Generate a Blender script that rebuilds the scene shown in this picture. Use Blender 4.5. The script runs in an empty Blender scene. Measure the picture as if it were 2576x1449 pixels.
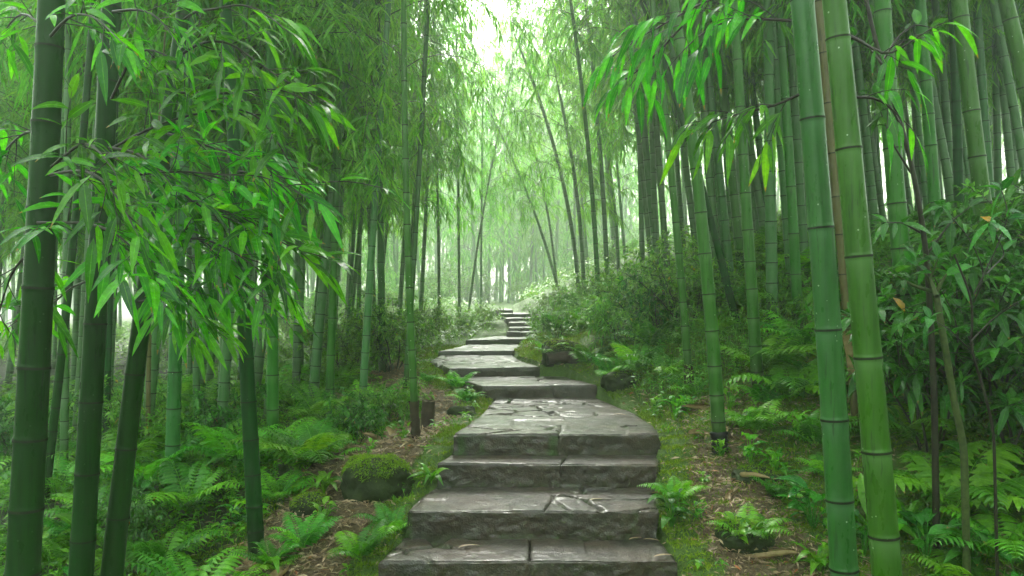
import bpy, math, time
import numpy as np
from mathutils import Vector, Matrix
T0 = time.time()
scene = bpy.context.scene
COL = scene.collection
rs = np.random.RandomState(7)
F = 1900.0; CX = 1288.0; CY = 724.5; CAMZ = 1.16; TH = 0.00816
CT, ST = math.cos(TH), math.sin(TH)

# ---------------------------------------------------------------- numeric noise
def _h(ix, iy, iz):
    n = (ix * 374761393 + iy * 668265263 + iz * 1274126177) & 0xffffffff
    n = ((n ^ (n >> 13)) * 1274126177) & 0xffffffff
    n = n ^ (n >> 16)
    return (n & 0xffff) / 32767.5 - 1.0
def vnoise(x, y, z=0.0):
    x = np.asarray(x, float); y = np.asarray(y, float); z = np.asarray(z, float) + 0 * x
    xi = np.floor(x).astype(np.int64); yi = np.floor(y).astype(np.int64); zi = np.floor(z).astype(np.int64)
    fx = x - xi; fy = y - yi; fz = z - zi
    u = fx*fx*(3-2*fx); v = fy*fy*(3-2*fy); w = fz*fz*(3-2*fz)
    def l(a, b, t): return a + (b - a) * t
    c = [[[_h(xi+i, yi+j, zi+k) for k in (0, 1)] for j in (0, 1)] for i in (0, 1)]
    return l(l(l(c[0][0][0], c[1][0][0], u), l(c[0][1][0], c[1][1][0], u), v),
             l(l(c[0][0][1], c[1][0][1], u), l(c[0][1][1], c[1][1][1], u), v), w)
def fbm(x, y, z=0.0, o=4):
    s = 0; a = 1.0; t = 0
    for i in range(o):
        s = s + a * vnoise(np.asarray(x) * 2**i + 17*i, np.asarray(y) * 2**i + 31*i, np.asarray(z) * 2**i); t += a; a *= .5
    return s / t
def worley(x, y, seed=0):
    x = np.asarray(x, float); y = np.asarray(y, float)
    xi = np.floor(x).astype(np.int64); yi = np.floor(y).astype(np.int64)
    d1 = np.full(x.shape, 9.0); d2 = np.full(x.shape, 9.0)
    for i in (-1, 0, 1):
        for j in (-1, 0, 1):
            px = xi+i+.5+.45*_h(xi+i, yi+j, seed); py = yi+j+.5+.45*_h(xi+i, yi+j, seed+7)
            d = np.hypot(px-x, py-y)
            d2 = np.minimum(d2, np.maximum(d, d1)); d1 = np.minimum(d1, d)
    return d2 - d1

# ---------------------------------------------------------------- camera rays
def ray(px, py):
    X = (px-CX)/F; Y = (CY-py)/F
    return np.array([X, CT - Y*ST, ST + Y*CT])
def at_z(px, py, z):
    d = ray(px, py); t = (z-CAMZ)/d[2]; return np.array([0, 0, CAMZ]) + d*t
def at_y(px, py, y):
    d = ray(px, py); return np.array([0, 0, CAMZ]) + d*(y/d[1])

# ---------------------------------------------------------------- path table: top height, left outline (front to back), right outline (front to back)
STEPS = [
 (0.00, [(955, 1413), (1022, 1345)], [(1705, 1410), (1648, 1345)], .50),
 (0.13, [(1025, 1285), (1100, 1216)], [(1650, 1287), (1652, 1220)], .555),
 (0.25, [(1100, 1165), (1142, 1140)], [(1652, 1168), (1656, 1142)], .565),
 (0.37, [(1140, 1093), (1200, 1050), (1244, 1003)], [(1657, 1090), (1640, 1065), (1590, 1035), (1510, 1001)], .51),
 (0.46, [(1213, 970), (1140, 948)], [(1501, 968), (1425, 946)], .62),
 (0.53, [(1130, 926), (1083, 905), (1106, 893)], [(1358, 922), (1310, 905), (1290, 893)], .60),
 (0.57, [(1104, 883), (1172, 866)], [(1292, 881), (1318, 866)], .58),
 (0.62, [(1172, 854), (1235, 845)], [(1325, 851), (1345, 843)], .5),
 (0.675, [(1274, 835), (1279, 831)], [(1345, 835), (1345, 830)], .5),
 (0.72, [(1280, 824), (1282, 819)], [(1349, 824), (1350, 819)], .5),
 (0.77, [(1282, 811), (1277, 808)], [(1357, 811), (1358, 807)], .5),
 (0.82, [(1272, 800), (1266, 797)], [(1362, 800), (1350, 796)], .5),
 (0.87, [(1256, 789), (1250, 786)], [(1335, 789), (1325, 785)], .5),
 (0.92, [(1236, 779), (1232, 776)], [(1290, 779), (1284, 775)], .5),
]
STEPW = []
for z, L, R, seam in STEPS:
    l = [at_z(*p, z) for p in L]; r = [at_z(*p, z) for p in R]
    STEPW.append((z, l, r, seam))
_py = []; _pz = []
for z, l, r, s in STEPW:
    f = (l[0][1]+r[0][1])/2; b = (l[-1][1]+r[-1][1])/2
    if _py and f < _py[-1]+.02: f = _py[-1]+.02
    _py.append(f); _pz.append(z)
    if b > f+.05: _py.append(b-.01); _pz.append(z)
_py = np.array([-40, _py[0]-3, _py[0]-.01]+_py+[_py[-1]+1, 60, 80]); _pz = np.array([-2.5, -.75, -.12]+_pz+[.94, .9, .9])
def Pz(y): return np.interp(y, _py, _pz)
def _edge(idx, ext, e1, e2):
    ys = []; xs = []
    for st in STEPW:
        for p in st[idx]:
            if ys and p[1] < ys[-1]+.01: continue
            ys.append(p[1]); xs.append(p[0])
    ys = [-10, 2.9] + ys + [ys[-1]+3, 40]
    xs = [ext, ext] + xs + [xs[-1]+e1, xs[-1]+e2]
    return np.array(ys), np.array(xs)
_ly, _lx = _edge(1, -.62, -.9, -2.5); _ry, _rx = _edge(2, .74, .2, 1.2)
def Lx(y): return np.interp(y, _ly, _lx)
def Rx(y): return np.interp(y, _ry, _rx)
def sstep(a, b, x):
    t = np.clip((x-a)/(b-a), 0, 1); return t*t*(3-2*t)
def H(x, y):
    x = np.asarray(x, float); y = np.asarray(y, float)
    p = (Pz(y-.12)+Pz(y)+Pz(y+.12)+Pz(y+.3))/4
    dl = np.maximum(Lx(y)-x, 0); dr = np.maximum(x-Rx(y), 0)
    ins = (dl <= 0) & (dr <= 0)
    zl = p - .05 - .16*sstep(.25, 1.3, dl) - .30*sstep(1.0, 4, dl) - .03*dl*(dl > 0) + .10*sstep(0, .06, dl)*sstep(.3, .05, dl)*0
    far = sstep(4.2, 6.5, y)
    zr_n = p - .03 + .10*np.minimum(dr, 1) + .30*np.maximum(dr-.9, 0)
    zr_f = p + .02 + .42*np.minimum(dr, 2.2) + .10*np.maximum(dr-2.2, 0)
    zr = zr_n*(1-far) + zr_f*far
    zr = np.where(dr > 5, zr*0 + (zr - (dr-5)*.05), zr); zr = p + (zr-p)*(1-.75*sstep(17, 32, y))
    n = .05*fbm(x*1.3, y*1.3, 3, 3) + .02*fbm(x*6, y*6, 9, 3)
    amp = sstep(0, .25, dl+dr)
    n = n*(.25+.75*amp)
    inside = Pz(y) - .10
    z = np.where(dl > 0, zl, np.where(dr > 0, zr, inside))
    # soft join next to the stones
    z = np.where(ins, np.minimum(z, p-.06), z + n)
    return z
def hit(px, py, t0=1.5, t1=60):
    d = ray(px, py); ts = np.linspace(t0, t1, 6000)
    P = np.array([0, 0, CAMZ])[None] + ts[:, None]*d[None]
    g = H(P[:, 0], P[:, 1]); k = np.argmax(P[:, 2] < g)
    if not (P[k, 2] < g[k]): return None
    return P[k]

# ---------------------------------------------------------------- mesh builder
class MB:
    def __init__(s): s.v = []; s.a = []; s.q = []; s.m = []; s.n = 0; s.sm = []
    def add(s, v, faces, attr=None, mat=0, smooth=True):
        """v Nx3, faces Mx4 (or Mx3) local indices"""
        v = np.asarray(v, float).reshape(-1, 3); faces = np.asarray(faces, np.int64)
        if faces.shape[1] == 3: faces = np.concatenate([faces, -np.ones((len(faces), 1), np.int64)-s.n], 1)
        s.v.append(v); s.a.append(np.zeros((len(v), 3)) if attr is None else np.broadcast_to(np.asarray(attr, float), (len(v), 3)).copy())
        s.q.append(faces + s.n); s.m.append(np.full(len(faces), mat) if np.isscalar(mat) else np.asarray(mat)); s.sm.append(np.full(len(faces), smooth)); s.n += len(v)
    def mesh(s, name, mats, off=None, sharp=0):
        V = np.concatenate(s.v); A = np.concatenate(s.a); Q = np.concatenate(s.q); M = np.concatenate(s.m); S = np.concatenate(s.sm)
        if off is not None: V = V - np.asarray(off)[None]
        tri = Q[:, 3] < 0
        tot = np.where(tri, 3, 4); start = np.concatenate([[0], np.cumsum(tot)[:-1]])
        flat = Q.ravel(); flat = flat[flat >= 0]
        me = bpy.data.meshes.new(name)
        me.vertices.add(len(V)); me.vertices.foreach_set('co', V.astype(np.float32).ravel())
        me.loops.add(len(flat)); me.loops.foreach_set('vertex_index', flat.astype(np.int32))
        me.polygons.add(len(Q)); me.polygons.foreach_set('loop_start', start.astype(np.int32))
        me.polygons.foreach_set('loop_total', tot.astype(np.int32))
        me.polygons.foreach_set('material_index', M.astype(np.int32)); me.polygons.foreach_set('use_smooth', S.astype(bool))
        at = me.attributes.new('lf', 'FLOAT_VECTOR', 'POINT'); at.data.foreach_set('vector', A.astype(np.float32).ravel())
        for m in mats: me.materials.append(m)
        me.update(calc_edges=True)
        if sharp: me.set_sharp_from_angle(angle=math.radians(sharp))
        return me
    def build(s, name, mats, parent=None, off=None, sharp=0):
        o = bpy.data.objects.new(name, s.mesh(name, mats, off, sharp)); COL.objects.link(o)
        if parent is not None: o.parent = parent
        return o

def norm(a):
    a = np.asarray(a, float); return a/np.maximum(np.linalg.norm(a, axis=-1, keepdims=True), 1e-9)
def leaves(mb, org, d, up, L, W, droop=.3, nseg=1, rnd=None, mat=0, fold=.25, shape=1.0, twist=0):
    """lanceolate leaves, vectorised. W = half width"""
    org = np.asarray(org, float).reshape(-1, 3); n = len(org)
    if n == 0: return
    d = norm(np.broadcast_to(d, (n, 3))); up = np.broadcast_to(up, (n, 3))
    side = norm(np.cross(d, up)); nn = norm(np.cross(side, d))
    L = np.broadcast_to(L, (n,)).astype(float); W = np.broadcast_to(W, (n,)).astype(float); droop = np.broadcast_to(droop, (n,)).astype(float)
    if rnd is None: rnd = rs.rand(n)
    if nseg == 1:
        c = org + d*(L*.42)[:, None]; c[:, 2] -= L*droop*.18
        tip = org + d*L[:, None]; tip[:, 2] -= L*droop
        V = np.stack([org, c - side*W[:, None], tip, c + side*W[:, None]], 1)
        A = np.zeros((n, 4, 3)); A[:, :, 0] = rnd[:, None]; A[:, 1, 1] = .42; A[:, 3, 1] = .42; A[:, 2, 1] = 1; A[:, 1, 2] = -1; A[:, 3, 2] = 1
        f = np.array([[0, 1, 2, 3]])[None] + (np.arange(n)*4)[:, None, None]
        mb.add(V.reshape(-1, 3), f.reshape(-1, 4), A.reshape(-1, 3), mat); return
    us = np.linspace(0, 1, nseg+1); prof = np.sin(np.pi*us**(.72*shape))**.8; prof[0] = .06; prof[-1] = .03
    rows = []; attr = []
    for u, s in zip(us, prof):
        c = org + d*(L*u)[:, None]; c[:, 2] -= L*droop*u*u
        c = c + nn*(L*.04*math.sin(3.1*u))[:, None]
        sd = side if not twist else norm(side*math.cos(twist*u) + nn*math.sin(twist*u))
        for v in (-1, 0, 1):
            p = c + sd*(W*s*v)[:, None] + nn*(W*s*fold*abs(v))[:, None]
            rows.append(p); a = np.zeros((n, 3)); a[:, 0] = rnd; a[:, 1] = u; a[:, 2] = v; attr.append(a)
    V = np.stack(rows, 1); A = np.stack(attr, 1); k = 3*(nseg+1)
    f = []
    for i in range(nseg):
        for j in (0, 1): f.append([3*i+j, 3*i+j+1, 3*i+3+j+1, 3*i+3+j])
    f = np.array(f)[None] + (np.arange(n)*k)[:, None, None]
    mb.add(V.reshape(-1, 3), f.reshape(-1, 4), A.reshape(-1, 3), mat)
def segs(mb, A, B, ra, rb, mat=1, sides=3):
    A = np.asarray(A, float).reshape(-1, 3); B = np.asarray(B, float).reshape(-1, 3); n = len(A)
    if n == 0: return
    d = norm(B-A); ref = np.where(np.abs(d[:, 2:3]) > .9, np.array([[1., 0, 0]]), np.array([[0, 0, 1.]]))
    s = norm(np.cross(d, ref)); t = np.cross(d, s)
    ra = np.broadcast_to(ra, (n,)); rb = np.broadcast_to(rb, (n,)); R = []
    for P, r in ((A, ra), (B, rb)):
        for k in range(sides):
            a = 2*math.pi*k/sides; R.append(P + (s*math.cos(a)+t*math.sin(a))*r[:, None])
    V = np.stack(R, 1); f = np.array([[k, (k+1) % sides, sides+(k+1) % sides, sides+k] for k in range(sides)])
    f = f[None] + (np.arange(n)*2*sides)[:, None, None]
    mb.add(V.reshape(-1, 3), f.reshape(-1, 4), np.array([.5, .5, 0]), mat)
def tube(mb, pts, radii, sides=8, mat=1, attr=None, cap=True):
    pts = np.asarray(pts, float); n = len(pts); radii = np.broadcast_to(radii, (n,))
    d = norm(np.gradient(pts, axis=0)); V = []; s = None
    for i in range(n):
        ref = np.array([1., 0, 0]) if s is None else s
        if s is None and abs(d[i][0]) > .9: ref = np.array([0, 1., 0])
        s = norm(ref - d[i]*np.dot(ref, d[i])); t = np.cross(d[i], s)
        a = np.arange(sides)*2*math.pi/sides
        V.append(pts[i] + (np.cos(a)[:, None]*s + np.sin(a)[:, None]*t)*radii[i])
    V = np.concatenate(V); f = []
    for i in range(n-1):
        for k in range(sides): f.append([i*sides+k, i*sides+(k+1) % sides, (i+1)*sides+(k+1) % sides, (i+1)*sides+k])
    A = np.zeros((len(V), 3)) if attr is None else np.repeat(np.asarray(attr, float), sides, 0)
    m = mat if np.isscalar(mat) else np.repeat(np.asarray(mat)[:-1], sides)
    mb.add(V, np.array(f), A, m)

# ---------------------------------------------------------------- things
def tag(o, label, cat, group=None, kind=None):
    if label: o['label'] = label
    if cat: o['category'] = cat
    if group: o['group'] = group
    if kind: o['kind'] = kind
    return o
def thing(name, label, cat, loc, group=None):
    o = bpy.data.objects.new(name, None); COL.objects.link(o); o.location = Vector([float(c) for c in loc]); o.empty_display_size = .1
    return tag(o, label, cat, group)
def child(name, mesh, parent, mat=None):
    o = bpy.data.objects.new(name, mesh); COL.objects.link(o); o.parent = parent
    if mat is not None: o.matrix_local = mat
    return o

# ---------------------------------------------------------------- materials
class NT:
    def __init__(s, name):
        s.m = bpy.data.materials.new(name); s.m.use_nodes = True; s.t = s.m.node_tree; s.t.nodes.clear()
        s.out = s.n('ShaderNodeOutputMaterial')
    def n(s, typ, **kw):
        x = s.t.nodes.new(typ)
        for k, v in kw.items():
            if k.startswith('_'): setattr(x, k[1:], v)
            else:
                key = k.replace('__', ' ')
                if isinstance(v, bpy.types.NodeSocket): s.t.links.new(v, x.inputs[key])
                else: x.inputs[key].default_value = v
        return x
    def link(s, a, b): s.t.links.new(a, b)
    def noise(s, vec, scale, detail=4, rough=.55):
        x = s.n('ShaderNodeTexNoise', Scale=scale, Detail=detail, Roughness=rough)
        if vec is not None: s.link(vec, x.inputs['Vector'])
        return x.outputs['Fac']
    def ramp(s, fac, stops):
        x = s.n('ShaderNodeValToRGB'); s.link(fac, x.inputs['Fac']); e = x.color_ramp.elements
        while len(e) < len(stops): e.new(.5)
        for el, (p, c) in zip(e, stops):
            el.position = p; el.color = (c, c, c, 1) if np.isscalar(c) else (*c, 1)
        return x.outputs['Color']
    def mix(s, fac, a, b, mode='MIX'):
        x = s.n('ShaderNodeMix', _data_type='RGBA', _blend_type=mode)
        for sock, v in ((x.inputs[0], fac), (x.inputs[6], a), (x.inputs[7], b)):
            if isinstance(v, bpy.types.NodeSocket): s.link(v, sock)
            else: sock.default_value = v if np.isscalar(v) else (*v, 1)
        return x.outputs[2]
    def math(s, op, a, b=0.0, clamp=False):
        x = s.n('ShaderNodeMath', _operation=op, _use_clamp=clamp)
        for i, v in enumerate((a, b)):
            if isinstance(v, bpy.types.NodeSocket): s.link(v, x.inputs[i])
            else: x.inputs[i].default_value = v
        return x.outputs[0]
    def attr(s, name='lf'):
        x = s.n('ShaderNodeAttribute', _attribute_name=name); y = s.n('ShaderNodeSeparateXYZ'); s.link(x.outputs['Vector'], y.inputs[0]); return y.outputs
    def scaled(s, vec, sc):
        x = s.n('ShaderNodeMapping'); s.link(vec, x.inputs['Vector']); x.inputs['Scale'].default_value = sc; return x.outputs[0]
    def bump(s, h, strength, dist=.01):
        x = s.n('ShaderNodeBump', Strength=strength, Distance=dist); s.link(h, x.inputs['Height']); return x.outputs[0]

def leaf_mat(name, dark, mid, bright, rough=.32, trans=.45, yellow=.985, ycol=(.55, .30, .03), tgain=1.6, spec=.5, vein=.12, rain=True):
    t = NT(name); a = t.attr(); rnd, u, v = a[0], a[1], a[2]
    ob = t.n('ShaderNodeObjectInfo').outputs['Random']
    geo = t.n('ShaderNodeNewGeometry')
    r2 = t.math('FRACT', t.math('ADD', rnd, t.math('MULTIPLY', ob, .37)))
    col = t.ramp(rnd, [(0, dark), (.5, mid), (.93, bright), (yellow, bright), (min(yellow+.004, .999), ycol)])
    hv = t.n('ShaderNodeHueSaturation'); t.link(col, hv.inputs['Color'])
    t.link(t.math('ADD', t.math('MULTIPLY', ob, .03), .485), hv.inputs['Hue'])
    t.link(t.math('ADD', t.math('MULTIPLY', ob, .4), .8), hv.inputs['Value'])
    col = hv.outputs[0]
    av = t.math('ABSOLUTE', v)
    mr = t.math('SUBTRACT', 1.0, t.math('MULTIPLY', av, 9.0), True)
    col = t.mix(t.math('MULTIPLY', mr, .35), col, tuple(min(1, c*2.0+.02) for c in bright))
    pn = t.noise(t.n('ShaderNodeTexCoord').outputs['Object'], 35, 3)
    col = t.mix(t.ramp(pn, [(.42, .35), (.6, 0.0)]), col, tuple(c*.45 for c in mid))
    tipf = t.math('MULTIPLY', t.math('GREATER_THAN', t.math('ADD', u, t.math('MULTIPLY', pn, .12)), .985), t.math('GREATER_THAN', t.math('FRACT', t.math('MULTIPLY', rnd, 7.3)), .7))
    col = t.mix(t.math('MULTIPLY', tipf, .8), col, (.30, .17, .05))
    st = t.math('SINE', t.math('MULTIPLY', v, 26.0))
    bmp = t.bump(st, vein, .004)
    p = t.n('ShaderNodeBsdfPrincipled', Roughness=rough); t.link(col, p.inputs['Base Color']); t.link(bmp, p.inputs['Normal']); p.inputs['Specular IOR Level'].default_value = spec
    if rain:
        tc = t.n('ShaderNodeTexCoord').outputs['Object']
        w = t.noise(tc, 60, 2)
        t.link(t.ramp(w, [(.35, rough*.55), (.7, min(.8, rough*1.9))]), p.inputs['Roughness'])
    tb = t.n('ShaderNodeBsdfTranslucent'); tc2 = t.mix(1.0, col, (tgain*1.15, tgain, tgain*.35), 'MULTIPLY'); t.link(tc2, tb.inputs['Color'])
    mx = t.n('ShaderNodeMixShader'); mx.inputs[0].default_value = trans
    t.link(p.outputs[0], mx.inputs[1]); t.link(tb.outputs[0], mx.inputs[2]); t.link(mx.outputs[0], t.out.inputs[0])
    return t.m
M = {}
M['leaf_hero'] = leaf_mat('bamboo leaf near', (.010, .09, .003), (.045, .28, .006), (.13, .50, .008), .2, .5, .9965, tgain=2.1, vein=.15, spec=.5)
M['leaf'] = leaf_mat('bamboo leaf', (.05, .24, .02), (.11, .38, .035), (.20, .50, .05), .4, .5, .995)
M['leaf_shrub'] = leaf_mat('glossy shrub leaf', (.012, .10, .012), (.035, .20, .018), (.08, .34, .03), .2, .3, .997, (.6, .2, .02), vein=.3)
M['leaf_bush'] = leaf_mat('bush leaf', (.045, .19, .015), (.10, .32, .02), (.20, .46, .035), .38, .35, .995)
M['fern'] = leaf_mat('fern frond', (.02, .13, .010), (.075, .32, .014), (.22, .56, .025), .3, .34, .993, (.35, .2, .05))
M['herb'] = leaf_mat('herb leaf', (.03, .17, .010), (.08, .33, .012), (.20, .52, .02), .28, .4, .985, (.4, .25, .06))
M['moss_blade'] = leaf_mat('moss blade', (.07, .18, .008), (.17, .34, .01), (.33, .50, .015), .6, .35, .99, (.4, .3, .05), rain=False)
M['grass'] = leaf_mat('grass blade', (.05, .2, .01), (.11, .33, .015), (.22, .48, .02), .4, .4, .98, (.4, .3, .08))
M['litter'] = leaf_mat('dead leaf', (.14, .09, .045), (.40, .28, .16), (.62, .48, .32), .45, .12, 2.0 if False else .97, (.45, .14, .03), tgain=1.0)

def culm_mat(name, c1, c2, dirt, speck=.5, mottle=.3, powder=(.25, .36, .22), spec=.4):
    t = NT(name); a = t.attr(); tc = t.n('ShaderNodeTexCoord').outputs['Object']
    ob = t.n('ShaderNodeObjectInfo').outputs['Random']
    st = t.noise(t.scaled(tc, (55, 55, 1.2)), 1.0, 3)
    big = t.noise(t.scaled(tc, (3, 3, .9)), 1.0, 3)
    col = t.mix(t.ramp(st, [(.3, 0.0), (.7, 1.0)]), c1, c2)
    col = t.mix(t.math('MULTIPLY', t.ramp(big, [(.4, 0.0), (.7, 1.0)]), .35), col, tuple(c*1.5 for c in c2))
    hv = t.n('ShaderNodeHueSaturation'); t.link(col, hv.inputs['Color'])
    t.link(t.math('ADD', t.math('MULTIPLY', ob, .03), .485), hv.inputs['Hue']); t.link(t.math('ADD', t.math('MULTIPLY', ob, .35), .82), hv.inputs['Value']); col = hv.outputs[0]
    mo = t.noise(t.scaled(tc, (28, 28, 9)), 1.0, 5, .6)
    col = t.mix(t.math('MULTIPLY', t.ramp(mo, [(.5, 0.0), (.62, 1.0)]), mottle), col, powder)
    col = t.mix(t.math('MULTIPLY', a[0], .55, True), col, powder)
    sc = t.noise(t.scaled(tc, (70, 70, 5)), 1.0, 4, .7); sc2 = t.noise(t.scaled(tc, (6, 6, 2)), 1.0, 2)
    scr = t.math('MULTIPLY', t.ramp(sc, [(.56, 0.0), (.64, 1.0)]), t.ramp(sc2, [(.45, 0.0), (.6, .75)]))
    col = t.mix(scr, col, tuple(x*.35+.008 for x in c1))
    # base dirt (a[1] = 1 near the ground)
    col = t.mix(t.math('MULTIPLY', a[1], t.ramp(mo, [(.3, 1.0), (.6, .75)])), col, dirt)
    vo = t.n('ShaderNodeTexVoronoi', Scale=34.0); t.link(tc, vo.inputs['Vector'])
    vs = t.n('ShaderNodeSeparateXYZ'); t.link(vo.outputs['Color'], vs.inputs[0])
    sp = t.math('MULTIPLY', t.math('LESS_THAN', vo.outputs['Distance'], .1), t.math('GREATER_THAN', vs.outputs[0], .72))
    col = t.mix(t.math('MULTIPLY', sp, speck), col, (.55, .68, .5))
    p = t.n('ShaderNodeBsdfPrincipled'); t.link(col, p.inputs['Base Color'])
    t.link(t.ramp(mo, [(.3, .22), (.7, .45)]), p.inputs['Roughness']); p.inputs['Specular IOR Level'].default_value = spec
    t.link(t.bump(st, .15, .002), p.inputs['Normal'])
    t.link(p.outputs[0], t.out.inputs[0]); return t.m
M['culm_dark'] = culm_mat('culm deep green', (.003, .036, .003), (.006, .066, .006), (.010, .012, .006), .08, .2, (.014, .05, .016), .14)  # own dark green, deepened in the colour for the shade on these stems
M['culm_green'] = culm_mat('culm green', (.013, .090, .002), (.032, .16, .004), (.03, .025, .015), .7, .08, (.14, .27, .10))
M['culm_blue'] = culm_mat('culm waxy green', (.018, .095, .014), (.035, .14, .022), (.03, .025, .015), .7, .12, (.10, .22, .11))
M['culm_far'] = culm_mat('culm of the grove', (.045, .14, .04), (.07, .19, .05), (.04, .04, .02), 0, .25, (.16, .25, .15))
M['culm_brown'] = culm_mat('dead culm', (.06, .055, .018), (.12, .095, .032), (.05, .03, .02), .1, .3, (.16, .14, .07))
def simple(name, c1, c2, rough, scale=20, bump=.4, dist=.01, r2=None):
    t = NT(name); tc = t.n('ShaderNodeTexCoord').outputs['Object']; n = t.noise(tc, scale, 6, .6)
    p = t.n('ShaderNodeBsdfPrincipled', Roughness=rough); p.inputs['Specular IOR Level'].default_value = .3; t.link(t.ramp(n, [(.3, c1), (.7, c2)]), p.inputs['Base Color'])
    t.link(t.bump(n, bump, dist), p.inputs['Normal']); t.link(p.outputs[0], t.out.inputs[0]); return t.m
M['ring'] = simple('node ring', (.004, .005, .003), (.02, .02, .01), .7, 60, .2, .002)
M['twig'] = simple('twig', (.03, .05, .012), (.08, .11, .03), .5, 50, .2, .002)
M['twig_dark'] = simple('dark wet twig', (.012, .010, .007), (.035, .028, .018), .35, 50, .3, .002)
M['bark'] = simple('dark bark', (.02, .014, .009), (.07, .045, .03), .6, 22, .8, .01)
M['sheath'] = simple('dry sheath', (.22, .15, .07), (.42, .31, .16), .6, 30, .5, .003)
M['black_wrap'] = simple('black wrap', (.008, .008, .009), (.02, .02, .024), .35, 30, .5, .004)
M['log'] = simple('cut log', (.06, .045, .02), (.16, .11, .05), .5, 14, .6, .01)
def stone_mat():
    t = NT('wet stone'); a = t.attr(); tc = t.n('ShaderNodeTexCoord').outputs['Object']
    n1 = t.noise(tc, 3.2, 5); n2 = t.noise(tc, 55, 6, .65); n3 = t.noise(tc, 12, 5, .6)
    col = t.mix(t.ramp(n3, [(.3, 0.0), (.7, 1.0)]), (.014, .012, .009), (.058, .048, .036))
    col = t.mix(t.math('MULTIPLY', t.ramp(n1, [(.40, 0.0), (.58, 1.0)]), .8), col, (.055, .031, .017))
    col = t.mix(t.ramp(n2, [(.35, .55), (.6, 0.0)]), col, (.02, .02, .018))
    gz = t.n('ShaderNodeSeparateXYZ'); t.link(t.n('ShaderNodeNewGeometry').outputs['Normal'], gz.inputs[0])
    sheen_mask = t.ramp(gz.outputs[2], [(.55, 0.0), (.9, 1.0)])  # lightens upward faces: sky sheen on the treads painted into the colour
    sheen_col = t.mix(t.ramp(n3, [(.35, 0.0), (.65, 1.0)]), (.038, .033, .026), (.105, .092, .073))
    sheen_col = t.mix(t.math('MULTIPLY', t.ramp(n1, [(.45, 0.0), (.6, 1.0)]), .6), sheen_col, (.10, .062, .036))
    sheen_col = t.mix(t.ramp(n2, [(.35, .5), (.55, 0.0)]), sheen_col, (.035, .033, .03))
    col = t.mix(t.math('MULTIPLY', sheen_mask, .85), col, sheen_col)
    mossn = t.noise(tc, 7.0, 5, .7)
    mf = t.math('MULTIPLY', t.math('ADD', a[0], t.math('MULTIPLY', a[2], .8), True), t.ramp(mossn, [(.42, 0.0), (.58, .9)]))
    col = t.mix(mf, col, (.035, .085, .012))
    p = t.n('ShaderNodeBsdfPrincipled'); t.link(col, p.inputs['Base Color'])
    r = t.mix(mf, t.ramp(t.noise(tc, 9.0, 5, .7), [(.35, .28), (.62, .6)]), (.8, .8, .8))
    t.link(r, p.inputs['Roughness'])
    h = t.math('ADD', t.math('MULTIPLY', n2, .5), n3); vo = t.n('ShaderNodeTexVoronoi', Scale=120.0); t.link(tc, vo.inputs['Vector'])
    h = t.math('ADD', h, t.math('MULTIPLY', vo.outputs['Distance'], .25))
    t.link(t.bump(h, .8, .012), p.inputs['Normal']); cw = t.mix(mf, (.5, .5, .5), (0, 0, 0)); t.link(cw, p.inputs['Coat Weight']); p.inputs['Coat Roughness'].default_value = .26
    t.link(t.bump(t.math('ADD', n3, t.math('MULTIPLY', n2, .25)), .4, .01), p.inputs['Coat Normal']); t.link(p.outputs[0], t.out.inputs[0]); return t.m
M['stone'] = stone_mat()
def ground_mat():
    t = NT('forest floor'); a = t.attr(); tc = t.n('ShaderNodeTexCoord').outputs['Object']
    n1 = t.noise(tc, 9, 6, .65); n2 = t.noise(tc, 70, 5, .7)
    lit = t.mix(t.ramp(n2, [(.3, 0.0), (.7, 1.0)]), (.045, .032, .018), (.25, .18, .10))
    mos = t.mix(t.ramp(n2, [(.3, 0.0), (.7, 1.0)]), (.03, .085, .01), (.12, .22, .02))
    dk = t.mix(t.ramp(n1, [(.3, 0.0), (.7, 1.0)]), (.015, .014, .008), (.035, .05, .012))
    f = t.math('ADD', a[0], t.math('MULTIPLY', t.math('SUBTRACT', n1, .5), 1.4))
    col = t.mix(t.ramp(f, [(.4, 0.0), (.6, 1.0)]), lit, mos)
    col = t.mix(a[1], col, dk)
    p = t.n('ShaderNodeBsdfPrincipled', Roughness=.7); t.link(col, p.inputs['Base Color'])
    t.link(t.bump(t.math('ADD', n1, n2), .9, .02), p.inputs['Normal']); t.link(p.outputs[0], t.out.inputs[0]); return t.m
M['ground'] = ground_mat()
M['moss_rock'] = simple('mossy rock', (.010, .016, .006), (.035, .055, .012), .7, 16, .9, .02)
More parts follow.
